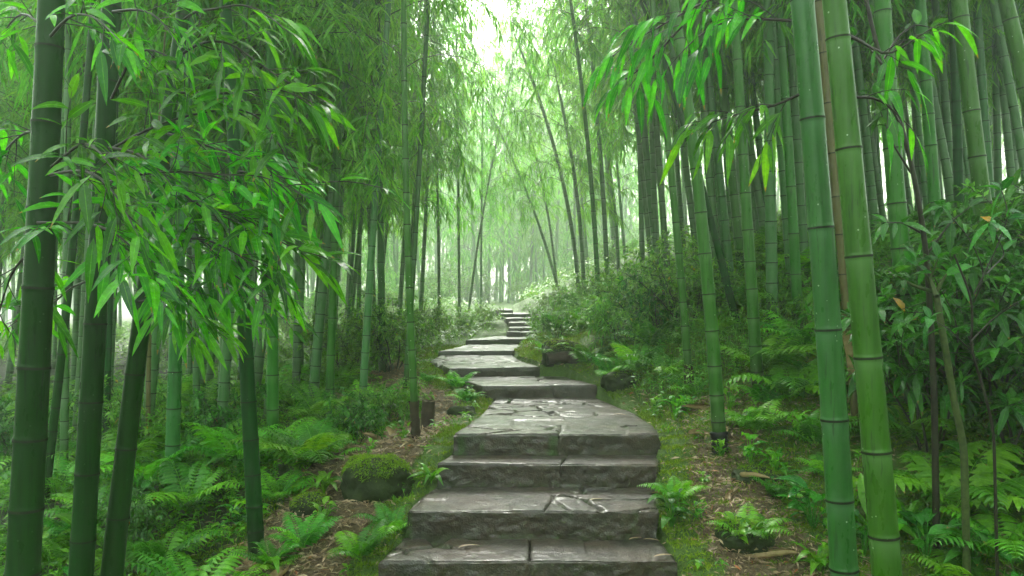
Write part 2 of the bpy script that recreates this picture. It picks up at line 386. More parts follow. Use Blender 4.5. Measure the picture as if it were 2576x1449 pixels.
# ---------------------------------------------------------------- terrain
def axis(segs_):
    out = []
    for a, b, st in segs_: out += list(np.arange(a, b, st))
    return np.array(out + [segs_[-1][1]])
gx = axis([(-70, -20, 5), (-20, -7, .6), (-7, -2.6, .12), (-2.6, 3.2, .045), (3.2, 7, .12), (7, 20, .6), (20, 70, 5)])
gy = axis([(-30, -2, 2), (-2, 1.4, .3), (1.4, 7.5, .045), (7.5, 12, .09), (12, 20, .3), (20, 44, 1), (44, 80, 6)])
GX, GY = np.meshgrid(gx, gy); GZ = H(GX, GY) + np.where((np.abs(GX) < 7) & (GY < 12), .010*fbm(GX*22, GY*22, 1, 2), 0)
def zones(x, y):
    dl = np.maximum(Lx(y)-x, 0); dr = np.maximum(x-Rx(y), 0); d = dl+dr
    n = fbm(x*2.2, y*2.2, 5, 3)
    litter = sstep(.12, .22, d)*(1-sstep(.55, .95, d+n*.35))*(1-sstep(4.2, 5.6, y+n))
    litter = np.maximum(litter, sstep(.15, .3, dl)*(1-sstep(.75, 1.05, dl+n*.3))*(1-sstep(7, 9, y)))
    litter = litter*np.where(dr > 0, .7, 1)
    rb = sstep(.2, .4, dr)*(1-sstep(1.3, 1.8, dr))*(1-sstep(5.2, 5.9, y))*sstep(-.15, .25, n+.1)
    litter = np.maximum(litter, rb*.3)
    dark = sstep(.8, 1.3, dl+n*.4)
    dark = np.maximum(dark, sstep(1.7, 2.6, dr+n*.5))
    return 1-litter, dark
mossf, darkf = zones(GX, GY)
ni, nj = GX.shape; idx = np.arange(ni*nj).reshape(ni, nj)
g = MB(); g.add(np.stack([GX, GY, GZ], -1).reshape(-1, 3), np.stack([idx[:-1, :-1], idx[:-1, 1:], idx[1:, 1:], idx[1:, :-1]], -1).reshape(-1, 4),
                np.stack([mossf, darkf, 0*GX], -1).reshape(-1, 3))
tag(g.build('ground', [M['ground']]), 'sloping forest floor of moss and fallen leaves', 'ground', kind='structure')

# ---------------------------------------------------------------- stone steps
def lerp_poly(P, v):
    P = np.array(P); 
    if len(P) == 1: return np.repeat(P[:1], len(v), 0)
    s = np.concatenate([[0], np.cumsum(np.linalg.norm(np.diff(P, axis=0), axis=1))]); s /= s[-1]
    return np.stack([np.interp(v, s, P[:, k]) for k in range(3)], -1)
def slab(mb, st, u0, u1, v0, v1, depth, res, seed, flag, ext=.07, rough=1.0):
    """one rough hewn block: top, front, back and two sides"""
    z, l, r, seam = st; l = [p.copy() for p in l]; r = [p.copy() for p in r]
    for P in (l, r):                       # run under the step behind
        P.append(P[-1] + np.array([0, ext, 0]))
    wid = np.linalg.norm(l[0]-r[0])*(u1-u0); dep = max(.05, (l[-1][1]-l[0][1])*(v1-v0))
    nu = max(4, int(wid/res)); nv = max(3, int(dep/res)); nd = max(3, int(depth/res))
    U = np.linspace(u0, u1, nu+1); V = np.linspace(v0, v1, nv+1)
    Lp = lerp_poly(l, V); Rp = lerp_poly(r, V)
    top = Lp[:, None]*(1-U)[None, :, None] + Rp[:, None]*U[None, :, None]     # nv+1, nu+1, 3
    dn = np.linspace(0, 1, nd+1)[1:]
    # wrap profile: front (bottom->top), top, back ; sides added as columns going down
    front = np.repeat(top[:1], nd, 0).copy(); front[:, :, 2] -= (dn[::-1]*depth)[:, None]
    back = np.repeat(top[-1:], 2, 0).copy(); back[0, :, 2] -= depth*.5; back[1, :, 2] -= depth
    G = np.concatenate([front, top, back], 0); nr = G.shape[0]
    bottom = z - depth
    def side(col, first):
        c = np.repeat(G[:, [col]], nd, 1).copy()
        k = dn if not first else dn[::-1]
        for j in range(nd): c[:, j, 2] = np.minimum(c[:, j, 2], z - depth*k[j])
        return c
    G = np.concatenate([side(0, True), G, side(-1, False)], 1)
    X, Y, Z = G[..., 0].copy(), G[..., 1].copy(), G[..., 2].copy()
    ny, nx = X.shape; ii, jj = np.mgrid[0:ny, 0:nx]
    topm = (ii >= nd) & (ii <= nd+nv) & (jj >= nd) & (jj <= nd+nu)
    dl_ = jj-nd; dr_ = nd+nu-jj; df_ = ii-nd; db_ = nd+nv-ii
    isf = ii < nd; iss = (jj < nd) | (jj > nd+nu)
    gr = np.zeros_like(X); moss = np.zeros_like(X)
    # top relief
    nlow = fbm(X*3, Y*3, seed, 3); nhi = fbm(X*26, Y*26, seed+2, 3)
    topd = .005*nlow + .0022*nhi
    if flag:
        w = worley(X*3.0 + .5*fbm(X*2.5, Y*2.5, seed+5), Y*5.2 + .35*fbm(X*2, Y*2, seed+9), seed)
        mask = sstep(-.05, .25, fbm(X*2.1+7, Y*2.1, seed+4, 2) + .1*(flag-1))
        groove = (1-sstep(.02, .11, w))*mask; topd = topd - .022*groove - .01*(1-sstep(.0, .5, w))*0 + .004*vnoise(np.floor(X*3), np.floor(Y*5), seed)
        gr = groove
        moss = groove*.8
    # edge rounded by wear
    e = np.minimum(np.minimum(dl_, dr_), df_)*res
    chip = .5+.5*fbm(X*9, Y*9, seed+1, 3)
    edge = np.exp(-np.maximum(e, 0)/.006)
    topd = topd - edge*(.002+.012*chip*chip)
    Z = np.where(topm, Z+topd, Z)
    # front: hewn
    fr = .008*fbm(X*6, Z*10, seed+11, 4) + .007*np.minimum(worley(X*4.5+fbm(X*5, Z*5, 3), Z*12+fbm(X*6, Z*6, 8), seed), .35) + .008*np.abs(fbm(X*11, Z*17, seed+6, 3)) + .006*fbm(X*40, Z*50, seed+3, 2) 
    fade = np.clip((z-Z)/.03, 0, 1)
    Y = Y - np.where(isf & ~iss, (fr*rough - .010*rough + .008)*fade, 0)
    Y = Y + np.where(topm & (df_ == 0), .004 + .006*chip, 0)
    sd = .018*fbm(Y*8, Z*10, seed+13, 3)
    X = X + np.where(jj < nd, -sd-.003, 0) + np.where(jj > nd+nu, sd+.003, 0)
    X = X + np.where((jj == nd), .004*chip, 0) - np.where(jj == nd+nu, .004*chip, 0)
    back_m = np.clip(1 - db_*res/.07, 0, 1)*topm
    moss = np.clip(moss + back_m*.8*sstep(-.1, .4, fbm(X*4, Y*4, seed+8)), 0, 1)
    lowm = np.where(isf, np.clip(1-(Z-(z-.13))/.05, 0, 1)*.5, 0)
    f = np.stack([(ii*nx+jj)[:-1, :-1], (ii*nx+jj)[:-1, 1:], (ii*nx+jj)[1:, 1:], (ii*nx+jj)[1:, :-1]], -1).reshape(-1, 4)
    mb.add(np.stack([X, Y, Z], -1).reshape(-1, 3), f, np.stack([moss, gr, lowm], -1).reshape(-1, 3), 0, True)
ordn = ['nearest wet stone step at the bottom edge of the photo, with brown puddled flagstones',
 'second wet stone step from the bottom, its tread cracked into flagstones with mossy joints',
 'third wet stone step, a narrow tread with a rough dark riser above the cracked flagstones',
 'fourth stone step, the wide one with the long cracked landing behind its riser',
 'fifth stone step, at the far end of the long cracked landing',
 'sixth stone step with a pointed left corner, where the path bends left',
 'seventh stone step, thin slab just beyond the pointed one',
 'eighth stone step, last slab before the narrow misty stair',
 'lowest step of the narrow misty stair', 'second step up the narrow misty stair', 'third step up the narrow misty stair',
 'fourth step up the narrow misty stair', 'fifth step up the narrow misty stair, turning left', 'topmost faint step where the stair fades into mist']
for k, st in enumerate(STEPW):
    z, l, r, seam = st; near = k < 7; res = [.009, .009, .010, .011, .016, .02, .025][k] if near else .04
    root = thing('stone_step', ordn[k], 'stone step', (l[0]+r[0])/2, 'stone steps climbing the forest path')
    off = np.array(root.location)
    rise = z-STEPW[k-1][0] if k else .2
    depth = rise + .05 if k else .26
    L_ = l[-1][1]-l[0][1]
    longt = L_ > .4
    gap = .0025/np.linalg.norm(l[0]-r[0])
    vf = .30/(L_+.07) if longt and k != 0 else (.62 if k in (1,) else 1.0)
    for (u0, u1) in ((0, seam-gap), (seam+gap, 1)):
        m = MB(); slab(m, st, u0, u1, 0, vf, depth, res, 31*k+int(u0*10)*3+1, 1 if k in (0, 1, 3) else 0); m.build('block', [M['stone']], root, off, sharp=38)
    if vf < 1:
        m = MB(); s2 = (z-.006, [p-np.array([0, 0, .006]) for p in l], [p-np.array([0, 0, .006]) for p in r], seam)
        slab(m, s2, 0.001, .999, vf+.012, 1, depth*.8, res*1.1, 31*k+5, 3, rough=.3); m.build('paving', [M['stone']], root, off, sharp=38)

# ---------------------------------------------------------------- bamboo crowns
def crown_mesh(seed, Hc=5.0, R=1.15, nleaf=8, twn=11, Ll=.11, step=.26, drop=1.0, up0=.7, bl=2.2):
    r = np.random.RandomState(seed); mb = MB(); lo = []; ld = []; lu = []; sA = []; sB = []; sr = []
    h = 0
    while h < Hc:
        for b in range(3 if r.rand() < .6 else 2):
            az = r.rand()*2*np.pi; tw_ = max(3, int(twn*(1-.8*h/Hc))); ln = R*(.55+.6*r.rand())*(1-.55*(h/Hc)**1.5)*(.65+.35*min(1, h/.8+.2)); el = up0*(.6+.7*r.rand())
            P = [np.array([0, 0, h])]; d = np.array([np.cos(az)*np.cos(el), np.sin(az)*np.cos(el), np.sin(el)])
            ns = 7
            for i in range(ns):
                P.append(P[-1]+d*ln/ns); d = norm(d + np.array([r.normal()*.08, r.normal()*.08, -.20*drop - .05*i]))
            P = np.array(P); sA.append(P[:-1]); sB.append(P[1:]); sr.append(np.linspace(.006, .0015, ns+1)[:-1])
            for k in range(tw_):
                t = .18+.82*(k+r.rand())/tw_; i = min(ns-1, int(t*ns)); q = P[i]+(P[i+1]-P[i])*(t*ns-i)
                bd = norm(P[i+1]-P[i]); td = norm(bd*.6 + norm(r.normal(size=3))*.75 + np.array([0, 0, -.25])); tl = .16+.2*r.rand()
                T = [q]; 
                for i2 in range(3): T.append(T[-1]+td*tl/3); td = norm(td+np.array([0, 0, -.28*drop]))
                T = np.array(T); sA.append(T[:-1]); sB.append(T[1:]); sr.append(np.full(3, .0014))
                m = nleaf; tt = .25+.75*np.arange(m)/m; ti = np.minimum(2, (tt*3).astype(int)); qq = T[ti]+(T[ti+1]-T[ti])*(tt*3-ti)[:, None]
                sd = norm(np.cross(td, [0, 0, 1.])); sg = np.where(np.arange(m) % 2, 1, -1)
                dd = norm(norm(T[ti+1]-T[ti])*.7 + sd*sg[:, None]*.65 + r.normal(size=(m, 3))*.2 + np.array([0, 0, -.3]))
                lo.append(qq); ld.append(dd); lu.append(norm(np.array([0, 0, 1.])+r.normal(size=(m, 3))*.5))
        h += step*(.8+.4*r.rand())
    lo = np.concatenate(lo); ld = np.concatenate(ld); lu = np.concatenate(lu); n = len(lo)
    L = Ll*(.7+.6*r.rand(n)); leaves(mb, lo, ld, lu, L, L*.085, .3+.3*r.rand(n), 1, r.rand(n)*.99)
    segs(mb, np.concatenate(sA), np.concatenate(sB), np.concatenate(sr), np.concatenate(sr)*.9, 1, 3)
    return mb.mesh('crown', [M['leaf'], M['twig']])
CROWN = [crown_mesh(100+i, Hc=5.5+.5*(i % 3), R=1.15+.15*(i % 4)) for i in range(8)]
CROWN_SM = [crown_mesh(200+i, Hc=2.6, R=.8, step=.22, twn=8, Ll=.095) for i in range(4)]
print('crowns', sum(len(m.polygons) for m in CROWN), round(time.time()-T0, 1))

# ---------------------------------------------------------------- culms
def culm(mb, P, rad, nodes, sides, ringmat=1, base=None):
    """P(s): function z->point ; nodes: sorted list of z ; rad(z)"""
    zs = []; rr = []; at = []; mt = []
    z0, z1 = nodes[0], nodes[-1]
    ns = nodes
    for i, zn in enumerate(ns):
        r = rad(zn); k = max(.006, r*.16)
        prof = [(-5*k, .992, .45, 0), (-2.2*k, 1.0, .8, 0), (-.9*k, 1.03, .7, 0), (-.55*k, 1.06, .1, 1), (-.05*k, 1.02, 0, 1), (.5*k, 1.055, 0, 0), (1.0*k, 1.02, .1, 0), (2.4*k, .995, 0, 0)]
        if i == 0: prof = prof[4:]
        if i == len(ns)-1: prof = prof[:5]
        for dz, m, pw, mm in prof:
            zs.append(zn+dz); rr.append(r*m); at.append(pw); mt.append(mm)
        if i < len(ns)-1:
            gap = ns[i+1]-zn
            for t, pw in ((.25, 0), (.5, 0), (.72, .06), (.86, .22)):
                zz = zn+gap*t
                if zn+3*k < zz < ns[i+1]-5.5*k: zs.append(zz); rr.append(rad(zz)*(.985 if .2 < t < .8 else .99)); at.append(pw); mt.append(0)
    o = np.argsort(zs, kind='stable'); zs = np.array(zs)[o]; rr = np.array(rr)[o]; at = np.array(at)[o]; mt = np.array(mt)[o]
    pts = np.array([P(z) for z in zs])
    low = np.clip(1-(zs-(base if base is not None else -99))/.45, 0, 1)**2 if base is not None else 0*zs
    tube(mb, pts, rr, sides, mt, np.stack([at, low, 0*at], -1))
def auto_nodes(z0, z1, r, rg, i0=.11, i1=.30):
    z = z0; out = [z]
    while z < z1:
        t = min(1, (z-z0)/2.5); z += (i0+(i1-i0)*t)*(.9+.2*rg.rand()); out.append(z)
    return out
BAMBOO = []
def bamboo(label, pts, w, mat='culm_green', y=None, base=None, nodes=None, top=8.2, crown=3.2, sides=16, group=None, zdepth=0.0, arch=0.0, crown_s=1.0, deg=2, cat='bamboo'):
    """pts: [(px,py)...] bottom to top in the photo, w: diameters in photo px (bottom, top); y: distance, or found where the lowest point meets the ground"""
    if y is None:
        hpt = hit(pts[0][0], pts[0][1]); y = float(hpt[1]) if hpt is not None else 6.0
    W3 = np.array([at_y(px, py, y) for px, py in pts]); zz = W3[:, 2]; xx = W3[:, 0]
    dgr = min(deg, len(pts)-1); cf = np.polyfit(zz, xx, dgr); dcf = np.polyder(cf)
    zlo, zhi = zz.min(), zz.max()
    slo = float(np.polyval(dcf, zlo)); shi = float(np.polyval(dcf, zhi))
    def fx(z):
        if z < zlo: return np.polyval(cf, zlo)+slo*(z-zlo)
        if z > zhi:
            e = z-zhi; return np.polyval(cf, zhi)+shi*e + (np.sign(shi) if shi else 1)*.012*e*e
        return np.polyval(cf, z)
    xb = fx(zlo); zg = float(H(xb, y))
    for _ in range(3): xb = fx(zg); zg = float(H(xb, y))
    if zg > zlo+.3: zg = zlo
    zb = zg-.08
    def P(z):
        e = max(0, z-zhi); return np.array([fx(z), y + zdepth*(z-zg) + arch*e*e, z])
    w0, w1 = w; 
    def rad(z):
        t = (z-zlo)/max(.1, zhi-zlo); r0 = w0*y/F/2; r1 = w1*y/F/2
        if t <= 1: return r0+(r1-r0)*max(t, -.15)
        return max(.006, r1*(1-(z-zhi)/max(.5, (zg+top)-zhi)*.8))
    rg = np.random.RandomState(int(abs(pts[0][0]*7+pts[0][1]))+3)
    if nodes:
        nz = sorted(at_y(np.interp(n, [p[1] for p in pts][::-1], [p[0] for p in pts][::-1]), n, y)[2] for n in nodes)
        g0 = (nz[1]-nz[0]); g1 = nz[-1]-nz[-2]
        z = nz[0]
        while z-g0*.92 > zb: z -= g0*.92; nz.insert(0, z); g0 = max(.06, g0*.92)
        z = nz[-1]
        while z < zg+top: z += g1; nz.append(z); g1 = min(.34, g1*1.03)
        nz = [zb] + [q for q in nz if q > zb+.03]
    else: nz = auto_nodes(zb, zg+top, rad(zg), rg)
    off = P(zg)
    root = thing('bamboo', label, cat, off, group)
    m = MB(); culm(m, P, rad, nz, sides, base=zg); m.build('culm', [M[mat], M['ring']], root, off)
    if crown:
        zc = zg+crown; a = P(zc); b = P(min(zg+top, zc+4)); d = Vector(b-a)
        q = d.to_track_quat('Z', 'Y').to_matrix().to_4x4()
        src = CROWN[rg.randint(len(CROWN))]; s = crown_s*max(.5, (top-crown)/5.5)
        if top < 5 and y > 7.5: crown_s = 1.0; s = (top+1.2-crown)/5.5*1.1 + .25
        elif y < 8.5: src = CROWN_SM[rg.randint(len(CROWN_SM))]; s = (top-crown)/2.6*.9
        child('crown', src, root, Matrix.Translation(Vector(a-off)) @ q @ Matrix.Rotation(rg.rand()*6.28, 4, 'Z') @ Matrix.Diagonal(((.72 if top < 5 and y > 7.5 else min(s, 1.15)*crown_s),)*2 + (s, 1)))
    BAMBOO.append((root, P, y)); return root, P
# ---------------------------------------------------------------- bamboos one can tell apart, placed where they stand
KEY = {}
def B(key, *a, **k): KEY[key] = bamboo(*a, **k)
# left foreground
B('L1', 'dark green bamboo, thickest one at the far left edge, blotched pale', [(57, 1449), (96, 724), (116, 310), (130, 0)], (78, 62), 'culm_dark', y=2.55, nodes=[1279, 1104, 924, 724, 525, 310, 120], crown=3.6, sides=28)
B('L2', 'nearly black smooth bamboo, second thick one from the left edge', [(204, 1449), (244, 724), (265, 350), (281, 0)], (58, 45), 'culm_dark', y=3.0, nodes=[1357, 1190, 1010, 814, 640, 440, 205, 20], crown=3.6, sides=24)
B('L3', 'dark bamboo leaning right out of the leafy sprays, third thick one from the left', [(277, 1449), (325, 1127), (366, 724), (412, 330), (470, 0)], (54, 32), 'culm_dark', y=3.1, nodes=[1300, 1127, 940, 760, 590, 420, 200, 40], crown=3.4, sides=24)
B('L4', 'mottled grey-green bamboo standing behind the leaning dark one', [(430, 1354), (441, 880), (452, 600), (480, 60)], (37, 25), 'culm_blue', y=4.4, nodes=[1119, 1027, 935, 840, 740, 640, 530], crown=3.4, sides=18)
B('L5', 'slim deep green bamboo with close rings rising right of the leafy sprays', [(645, 1400), (632, 1100), (612, 760), (592, 450), (567, 0)], (41, 28), 'culm_dark', nodes=[1334, 1272, 1193, 1105, 1010, 902, 790, 660, 540, 400, 250, 100], crown=5.0, sides=22)
B('L6', 'straight green bamboo with widely spaced rings behind the ferns left of the path', [(686, 1140), (686, 850), (684, 500), (680, 0)], (30, 23), 'culm_green', nodes=[1030, 943, 847, 740, 620, 490, 350, 200, 50], crown=4.5, sides=18)
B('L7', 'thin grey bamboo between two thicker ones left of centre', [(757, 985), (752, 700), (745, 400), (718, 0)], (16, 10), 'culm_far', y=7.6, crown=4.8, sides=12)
B('L8', 'tall pale green bamboo growing out of ferns left of centre', [(829, 994), (840, 700), (850, 350), (865, 0)], (22, 14), 'culm_green', y=6.0, nodes=[893, 800, 700, 610, 520, 425, 320, 210, 100], crown=5.0, sides=16)
B('L9', 'slim dark bamboo with a fork-like neighbour left of the bright bamboo pair', [(944, 970), (938, 724), (922, 350), (908, 0)], (17, 11), 'culm_far', y=7.4, nodes=None, crown=4.5, sides=14)
B('L10', 'slim straight grey-green bamboo just left of the brightest bamboo by the path', [(963, 980), (959, 724), (954, 300), (949, 0)], (20, 12), 'culm_blue', y=6.9, nodes=[900, 840, 750, 660, 560, 460, 350, 240, 130], crown=4.8, sides=14)
B('L11', 'bright yellow-green bamboo with a blackened foot beside the stump', [(1046, 1102), (1038, 900), (1029, 724), (1020, 400), (1016, 0)], (20, 14), 'culm_green', nodes=[1038, 950, 880, 810, 724, 645, 565, 485, 400, 315, 205, 60], crown=5.0, sides=18)
B('L12', 'thin bamboo leaning right, crossing behind the bright one beside the path', [(1018, 1004), (1028, 860), (1038, 724), (1049, 500), (1064, 250), (1077, 0)], (15, 11), 'culm_blue', nodes=None, crown=4.5, sides=14)
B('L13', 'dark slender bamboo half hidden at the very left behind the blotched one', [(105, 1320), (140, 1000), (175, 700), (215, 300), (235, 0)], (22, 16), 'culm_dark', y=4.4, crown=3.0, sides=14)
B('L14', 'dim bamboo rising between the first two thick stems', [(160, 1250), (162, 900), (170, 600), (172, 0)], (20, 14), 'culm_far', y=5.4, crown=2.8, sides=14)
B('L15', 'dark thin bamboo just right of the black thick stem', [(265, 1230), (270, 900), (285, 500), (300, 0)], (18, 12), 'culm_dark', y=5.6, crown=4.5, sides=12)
B('L16', 'upright dim bamboo behind the leafy sprays, under the lowest bright leaves', [(496, 1080), (494, 800), (490, 400), (500, 0)], (18, 14), 'culm_far', y=6.3, crown=4.8, sides=12)
B('L17', 'dim green bamboo standing beside the slim close-ringed one', [(570, 1060), (566, 860), (556, 500), (560, 0)], (22, 15), 'culm_far', y=6.2, crown=5.0, sides=12)
B('L18', 'dead reddish-black thin stem among the dark left bamboos', [(373, 1200), (372, 1000), (376, 880), (380, 700)], (13, 10), 'culm_brown', y=4.9, top=2.6, crown=0, sides=12)
# right foreground
B('R1', 'thin leaning bamboo at the left tip of the right grove, lowest of the leaning ones', [(1406, 730), (1364, 600), (1319, 465), (1285, 385), (1254, 330)], (8, 6), 'culm_far', y=12.5, crown=1.4, crown_s=1.0, top=3.3, sides=10)
B('R2', 'hair-thin bamboo beside the misty gap, right of the leaning one', [(1400, 715), (1388, 600), (1365, 470), (1350, 400)], (7, 5), 'culm_far', y=12.8, crown=1.3, top=2.9, sides=10, crown_s=1.0)
B('R3', 'long curved bamboo leaning left over the path in the mist', [(1456, 715), (1436, 580), (1419, 475), (1384, 325), (1324, 165)], (11, 8), 'culm_far', y=10.6, crown=1.7, top=3.7, sides=12, crown_s=1.1)
B('R4', 'slim bamboo leaning left just right of the long curved one', [(1468, 700), (1452, 500), (1439, 400), (1414, 265)], (11, 8), 'culm_far', y=10.3, crown=1.3, sides=12, top=3.2, crown_s=1.1)
B('R5', 'slender yellow-green bamboo rooted in the middle of the mossy bank', [(1511, 844), (1501, 724), (1490, 500), (1479, 350), (1466, 225), (1444, 75)], (14, 9), 'culm_green', y=8.0, crown=2.7, sides=14, top=4.8)
B('R6', 'upright grey-green bamboo right of the slender yellow-green one', [(1529, 730), (1514, 450), (1504, 300), (1484, 100)], (13, 10), 'culm_far', y=9.6, crown=4.5, sides=12, top=6.5)
B('R7', 'thin curved bamboo in the middle of the right grove', [(1556, 650), (1546, 550), (1529, 380), (1500, 260)], (9, 7), 'culm_far', y=11, crown=1.2, sides=10, top=3.2)
B('R8', 'grey upright bamboo left of the first pair of dark crossing stems', [(1616, 690), (1612, 500), (1604, 250), (1589, 0)], (14, 10), 'culm_far', y=9.2, crown=5.0, sides=12)
B('R9', 'dark slanting bamboo crossing behind the bright green one', [(1860, 840), (1800, 600), (1740, 380), (1690, 215), (1615, 0)], (20, 15), 'culm_dark', y=5.9, crown=4.5, deg=3, sides=16)
B('R10', 'slim green bamboo with dark foot standing at the mossy verge', [(1735, 990), (1721, 760), (1700, 580), (1676, 320), (1657, 130), (1640, 0)], (21, 15), 'culm_green', nodes=[935, 880, 820, 760, 700, 638, 560, 470, 380, 290, 190, 90], crown=4.8, sides=18)
B('R11', 'bright green bamboo with its foot wrapped in black beside the steps', [(1807, 1130), (1803, 950), (1787, 724), (1764, 550), (1738, 360), (1716, 180), (1699, 0)], (36, 25), 'culm_green', nodes=[1060, 993, 920, 832, 740, 638, 535, 425, 318, 212, 100], crown=5.0, sides=24)
B('R12', 'pale waxy bamboo right of the bright green black-footed one', [(1850, 870), (1842, 724), (1817, 500), (1797, 350), (1775, 130), (1757, 0)], (23, 18), 'culm_blue', y=6.4, nodes=None, crown=4.5, sides=16)
B('R13', 'darker green bamboo just right of the pale waxy one', [(1880, 840), (1867, 724), (1842, 425), (1812, 200), (1790, 0)], (24, 20), 'culm_green', y=6.9, crown=4.8, sides=16)
B('R14', 'straight bamboo with close rings rising out of the big fern', [(1908, 1000), (1892, 724), (1872, 450), (1862, 270), (1847, 0)], (31, 22), 'culm_green', y=5.0, nodes=[870, 800, 727, 658, 579, 486, 390, 270, 152, 30], crown=5.0, sides=20)
B('R15', 'slim grey bamboo behind the straight close-ringed one', [(1943, 790), (1934, 640), (1918, 450), (1897, 250), (1872, 75)], (20, 15), 'culm_blue', y=7.6, crown=4.5, sides=14)
B('R16', 'green bamboo just left of the two thickest ones', [(2010, 850), (2002, 724), (1988, 450), (1974, 200), (1957, 0)], (28, 20), 'culm_green', y=5.6, nodes=[793, 690, 588, 470, 346, 250, 120], crown=4.8, sides=20)
B('R17', 'thick waxy bamboo, left one of the two big stems at the right', [(2123, 1449), (2101, 1055), (2084, 829), (2066, 575), (2040, 300), (2020, 0)], (67, 57), 'culm_blue', y=2.75, nodes=[1430, 1257, 1055, 829, 573, 300, 0], crown=3.6, sides=32)
B('R18', 'thickest bright green bamboo, right one of the two big stems', [(2231, 1449), (2206, 1135), (2184, 899), (2159, 645), (2135, 375), (2108, 100), (2099, 0)], (72, 57), 'culm_green', y=2.5, nodes=[1347, 1135, 899, 645, 375, 98], crown=3.7, sides=32)
B('R19', 'brown dead bamboo with torn sheaths showing between the two big stems', [(2165, 1200), (2146, 900), (2129, 724), (2105, 580), (2087, 275), (2060, 0)], (24, 24), 'culm_brown', y=4.2, nodes=[1060, 950, 880, 800, 690, 590, 495, 386, 260], crown=3.8, sides=18)
B('R20', 'thick green bamboo behind the glossy shrub, right of the two big stems', [(2290, 830), (2267, 724), (2252, 450), (2237, 225), (2217, 0)], (46, 40), 'culm_green', y=4.2, nodes=[740, 625, 512, 374, 203, 30], crown=3.7, sides=22)
B('R21', 'green bamboo with widely spaced rings above the glossy shrub', [(2360, 640), (2347, 445), (2332, 250), (2314, 0)], (31, 27), 'culm_green', y=5.4, nodes=[510, 367, 288, 205, 90], crown=3.6, sides=18)
B('R22', 'slim ringed bamboo right of the one with widely spaced rings', [(2396, 600), (2389, 420), (2380, 290), (2352, 0)], (20, 17), 'culm_blue', y=6.8, crown=3.6, sides=14)
B('R23', 'dark grey bamboo with close rings near the right edge', [(2415, 640), (2409, 450), (2405, 200), (2394, 0)], (24, 20), 'culm_dark', y=6.0, crown=3.6, sides=16)
B('R24', 'big green bamboo leaning left near the right edge', [(2520, 860), (2492, 724), (2467, 450), (2442, 250), (2412, 0)], (44, 36), 'culm_green', y=4.4, nodes=[720, 620, 510, 395, 280, 45], crown=3.7, sides=20)
B('R25', 'slim upright bamboo right of the big leaning one', [(2498, 600), (2477, 300), (2466, 150), (2457, 0)], (22, 19), 'culm_blue', y=6.3, crown=3.6, sides=14)
B('R26', 'bamboo cut by the right edge of the photo, leaning left', [(2640, 560), (2597, 300), (2557, 120), (2530, 0)], (38, 34), 'culm_green', y=4.6, nodes=[480, 380, 220, 50], crown=3.7, sides=18)
B('R27', 'slim grey-blue bamboo behind the glossy shrub sapling', [(2312, 640), (2309, 400), (2300, 150), (2294, 0)], (18, 14), 'culm_blue', y=7.2, crown=3.5, sides=14)
B('M1', 'single needle-thin upright bamboo left of the misty gap', [(1209, 846), (1210, 700), (1212, 500), (1214, 300)], (6, 5), 'culm_far', y=13.0, crown=2.4, crown_s=.75, sides=10, top=5.0)
B('M2', 'thin upright bamboo at the bend of the path, left of the needle-thin one', [(1156, 858), (1156, 700), (1152, 450), (1150, 200)], (8, 6), 'culm_far', y=11.5, crown=2.4, crown_s=.75, sides=10, top=5.0)
B('M3', 'thin bamboo leaning right at the left side of the misty gap', [(1172, 850), (1190, 690), (1212, 560), (1240, 400)], (7, 5), 'culm_far', y=12.4, crown=1.9, crown_s=.75, sides=10, top=5.0)
B('M4', 'slender bamboo leaning right above the ferns left of the path bend', [(1104, 850), (1104, 650), (1098, 400), (1090, 200)], (8, 6), 'culm_far', y=11.0, crown=2.3, sides=10, top=4.8, crown_s=1.0)
B('M5', 'faint bamboo slanting right behind the bright one beside the path', [(955, 760), (972, 575), (990, 430), (1004, 300)], (9, 6), 'culm_far', y=10.5, crown=1.8, sides=10, top=3.7)

# ---------------------------------------------------------------- the grove behind: individual bamboos, copies of a few kinds
rg = np.random.RandomState(11)
KIND = []
for i in range(8):
    m = MB(); bend = (rg.rand()-.3)*.010; r0 = .034+.012*rg.rand(); Ht = 7.2+rg.rand()*1.8
    def Pk(z, bend=bend): return np.array([bend*z*z*1.2, .004*z*z*math.sin(i), z])
    nodes = auto_nodes(-.1, Ht, r0, rg)
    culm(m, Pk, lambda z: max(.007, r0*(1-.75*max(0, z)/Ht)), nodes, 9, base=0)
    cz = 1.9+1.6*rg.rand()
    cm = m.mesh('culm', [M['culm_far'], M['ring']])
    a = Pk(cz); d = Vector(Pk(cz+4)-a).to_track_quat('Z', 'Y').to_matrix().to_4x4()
    KIND.append((cm, CROWN[i % 8], Matrix.Translation(Vector(a)) @ d @ Matrix.Rotation(rg.rand()*6, 4, 'Z') @ Matrix.Diagonal((1.1, 1.1, (Ht-cz)/5.6, 1)), Ht))
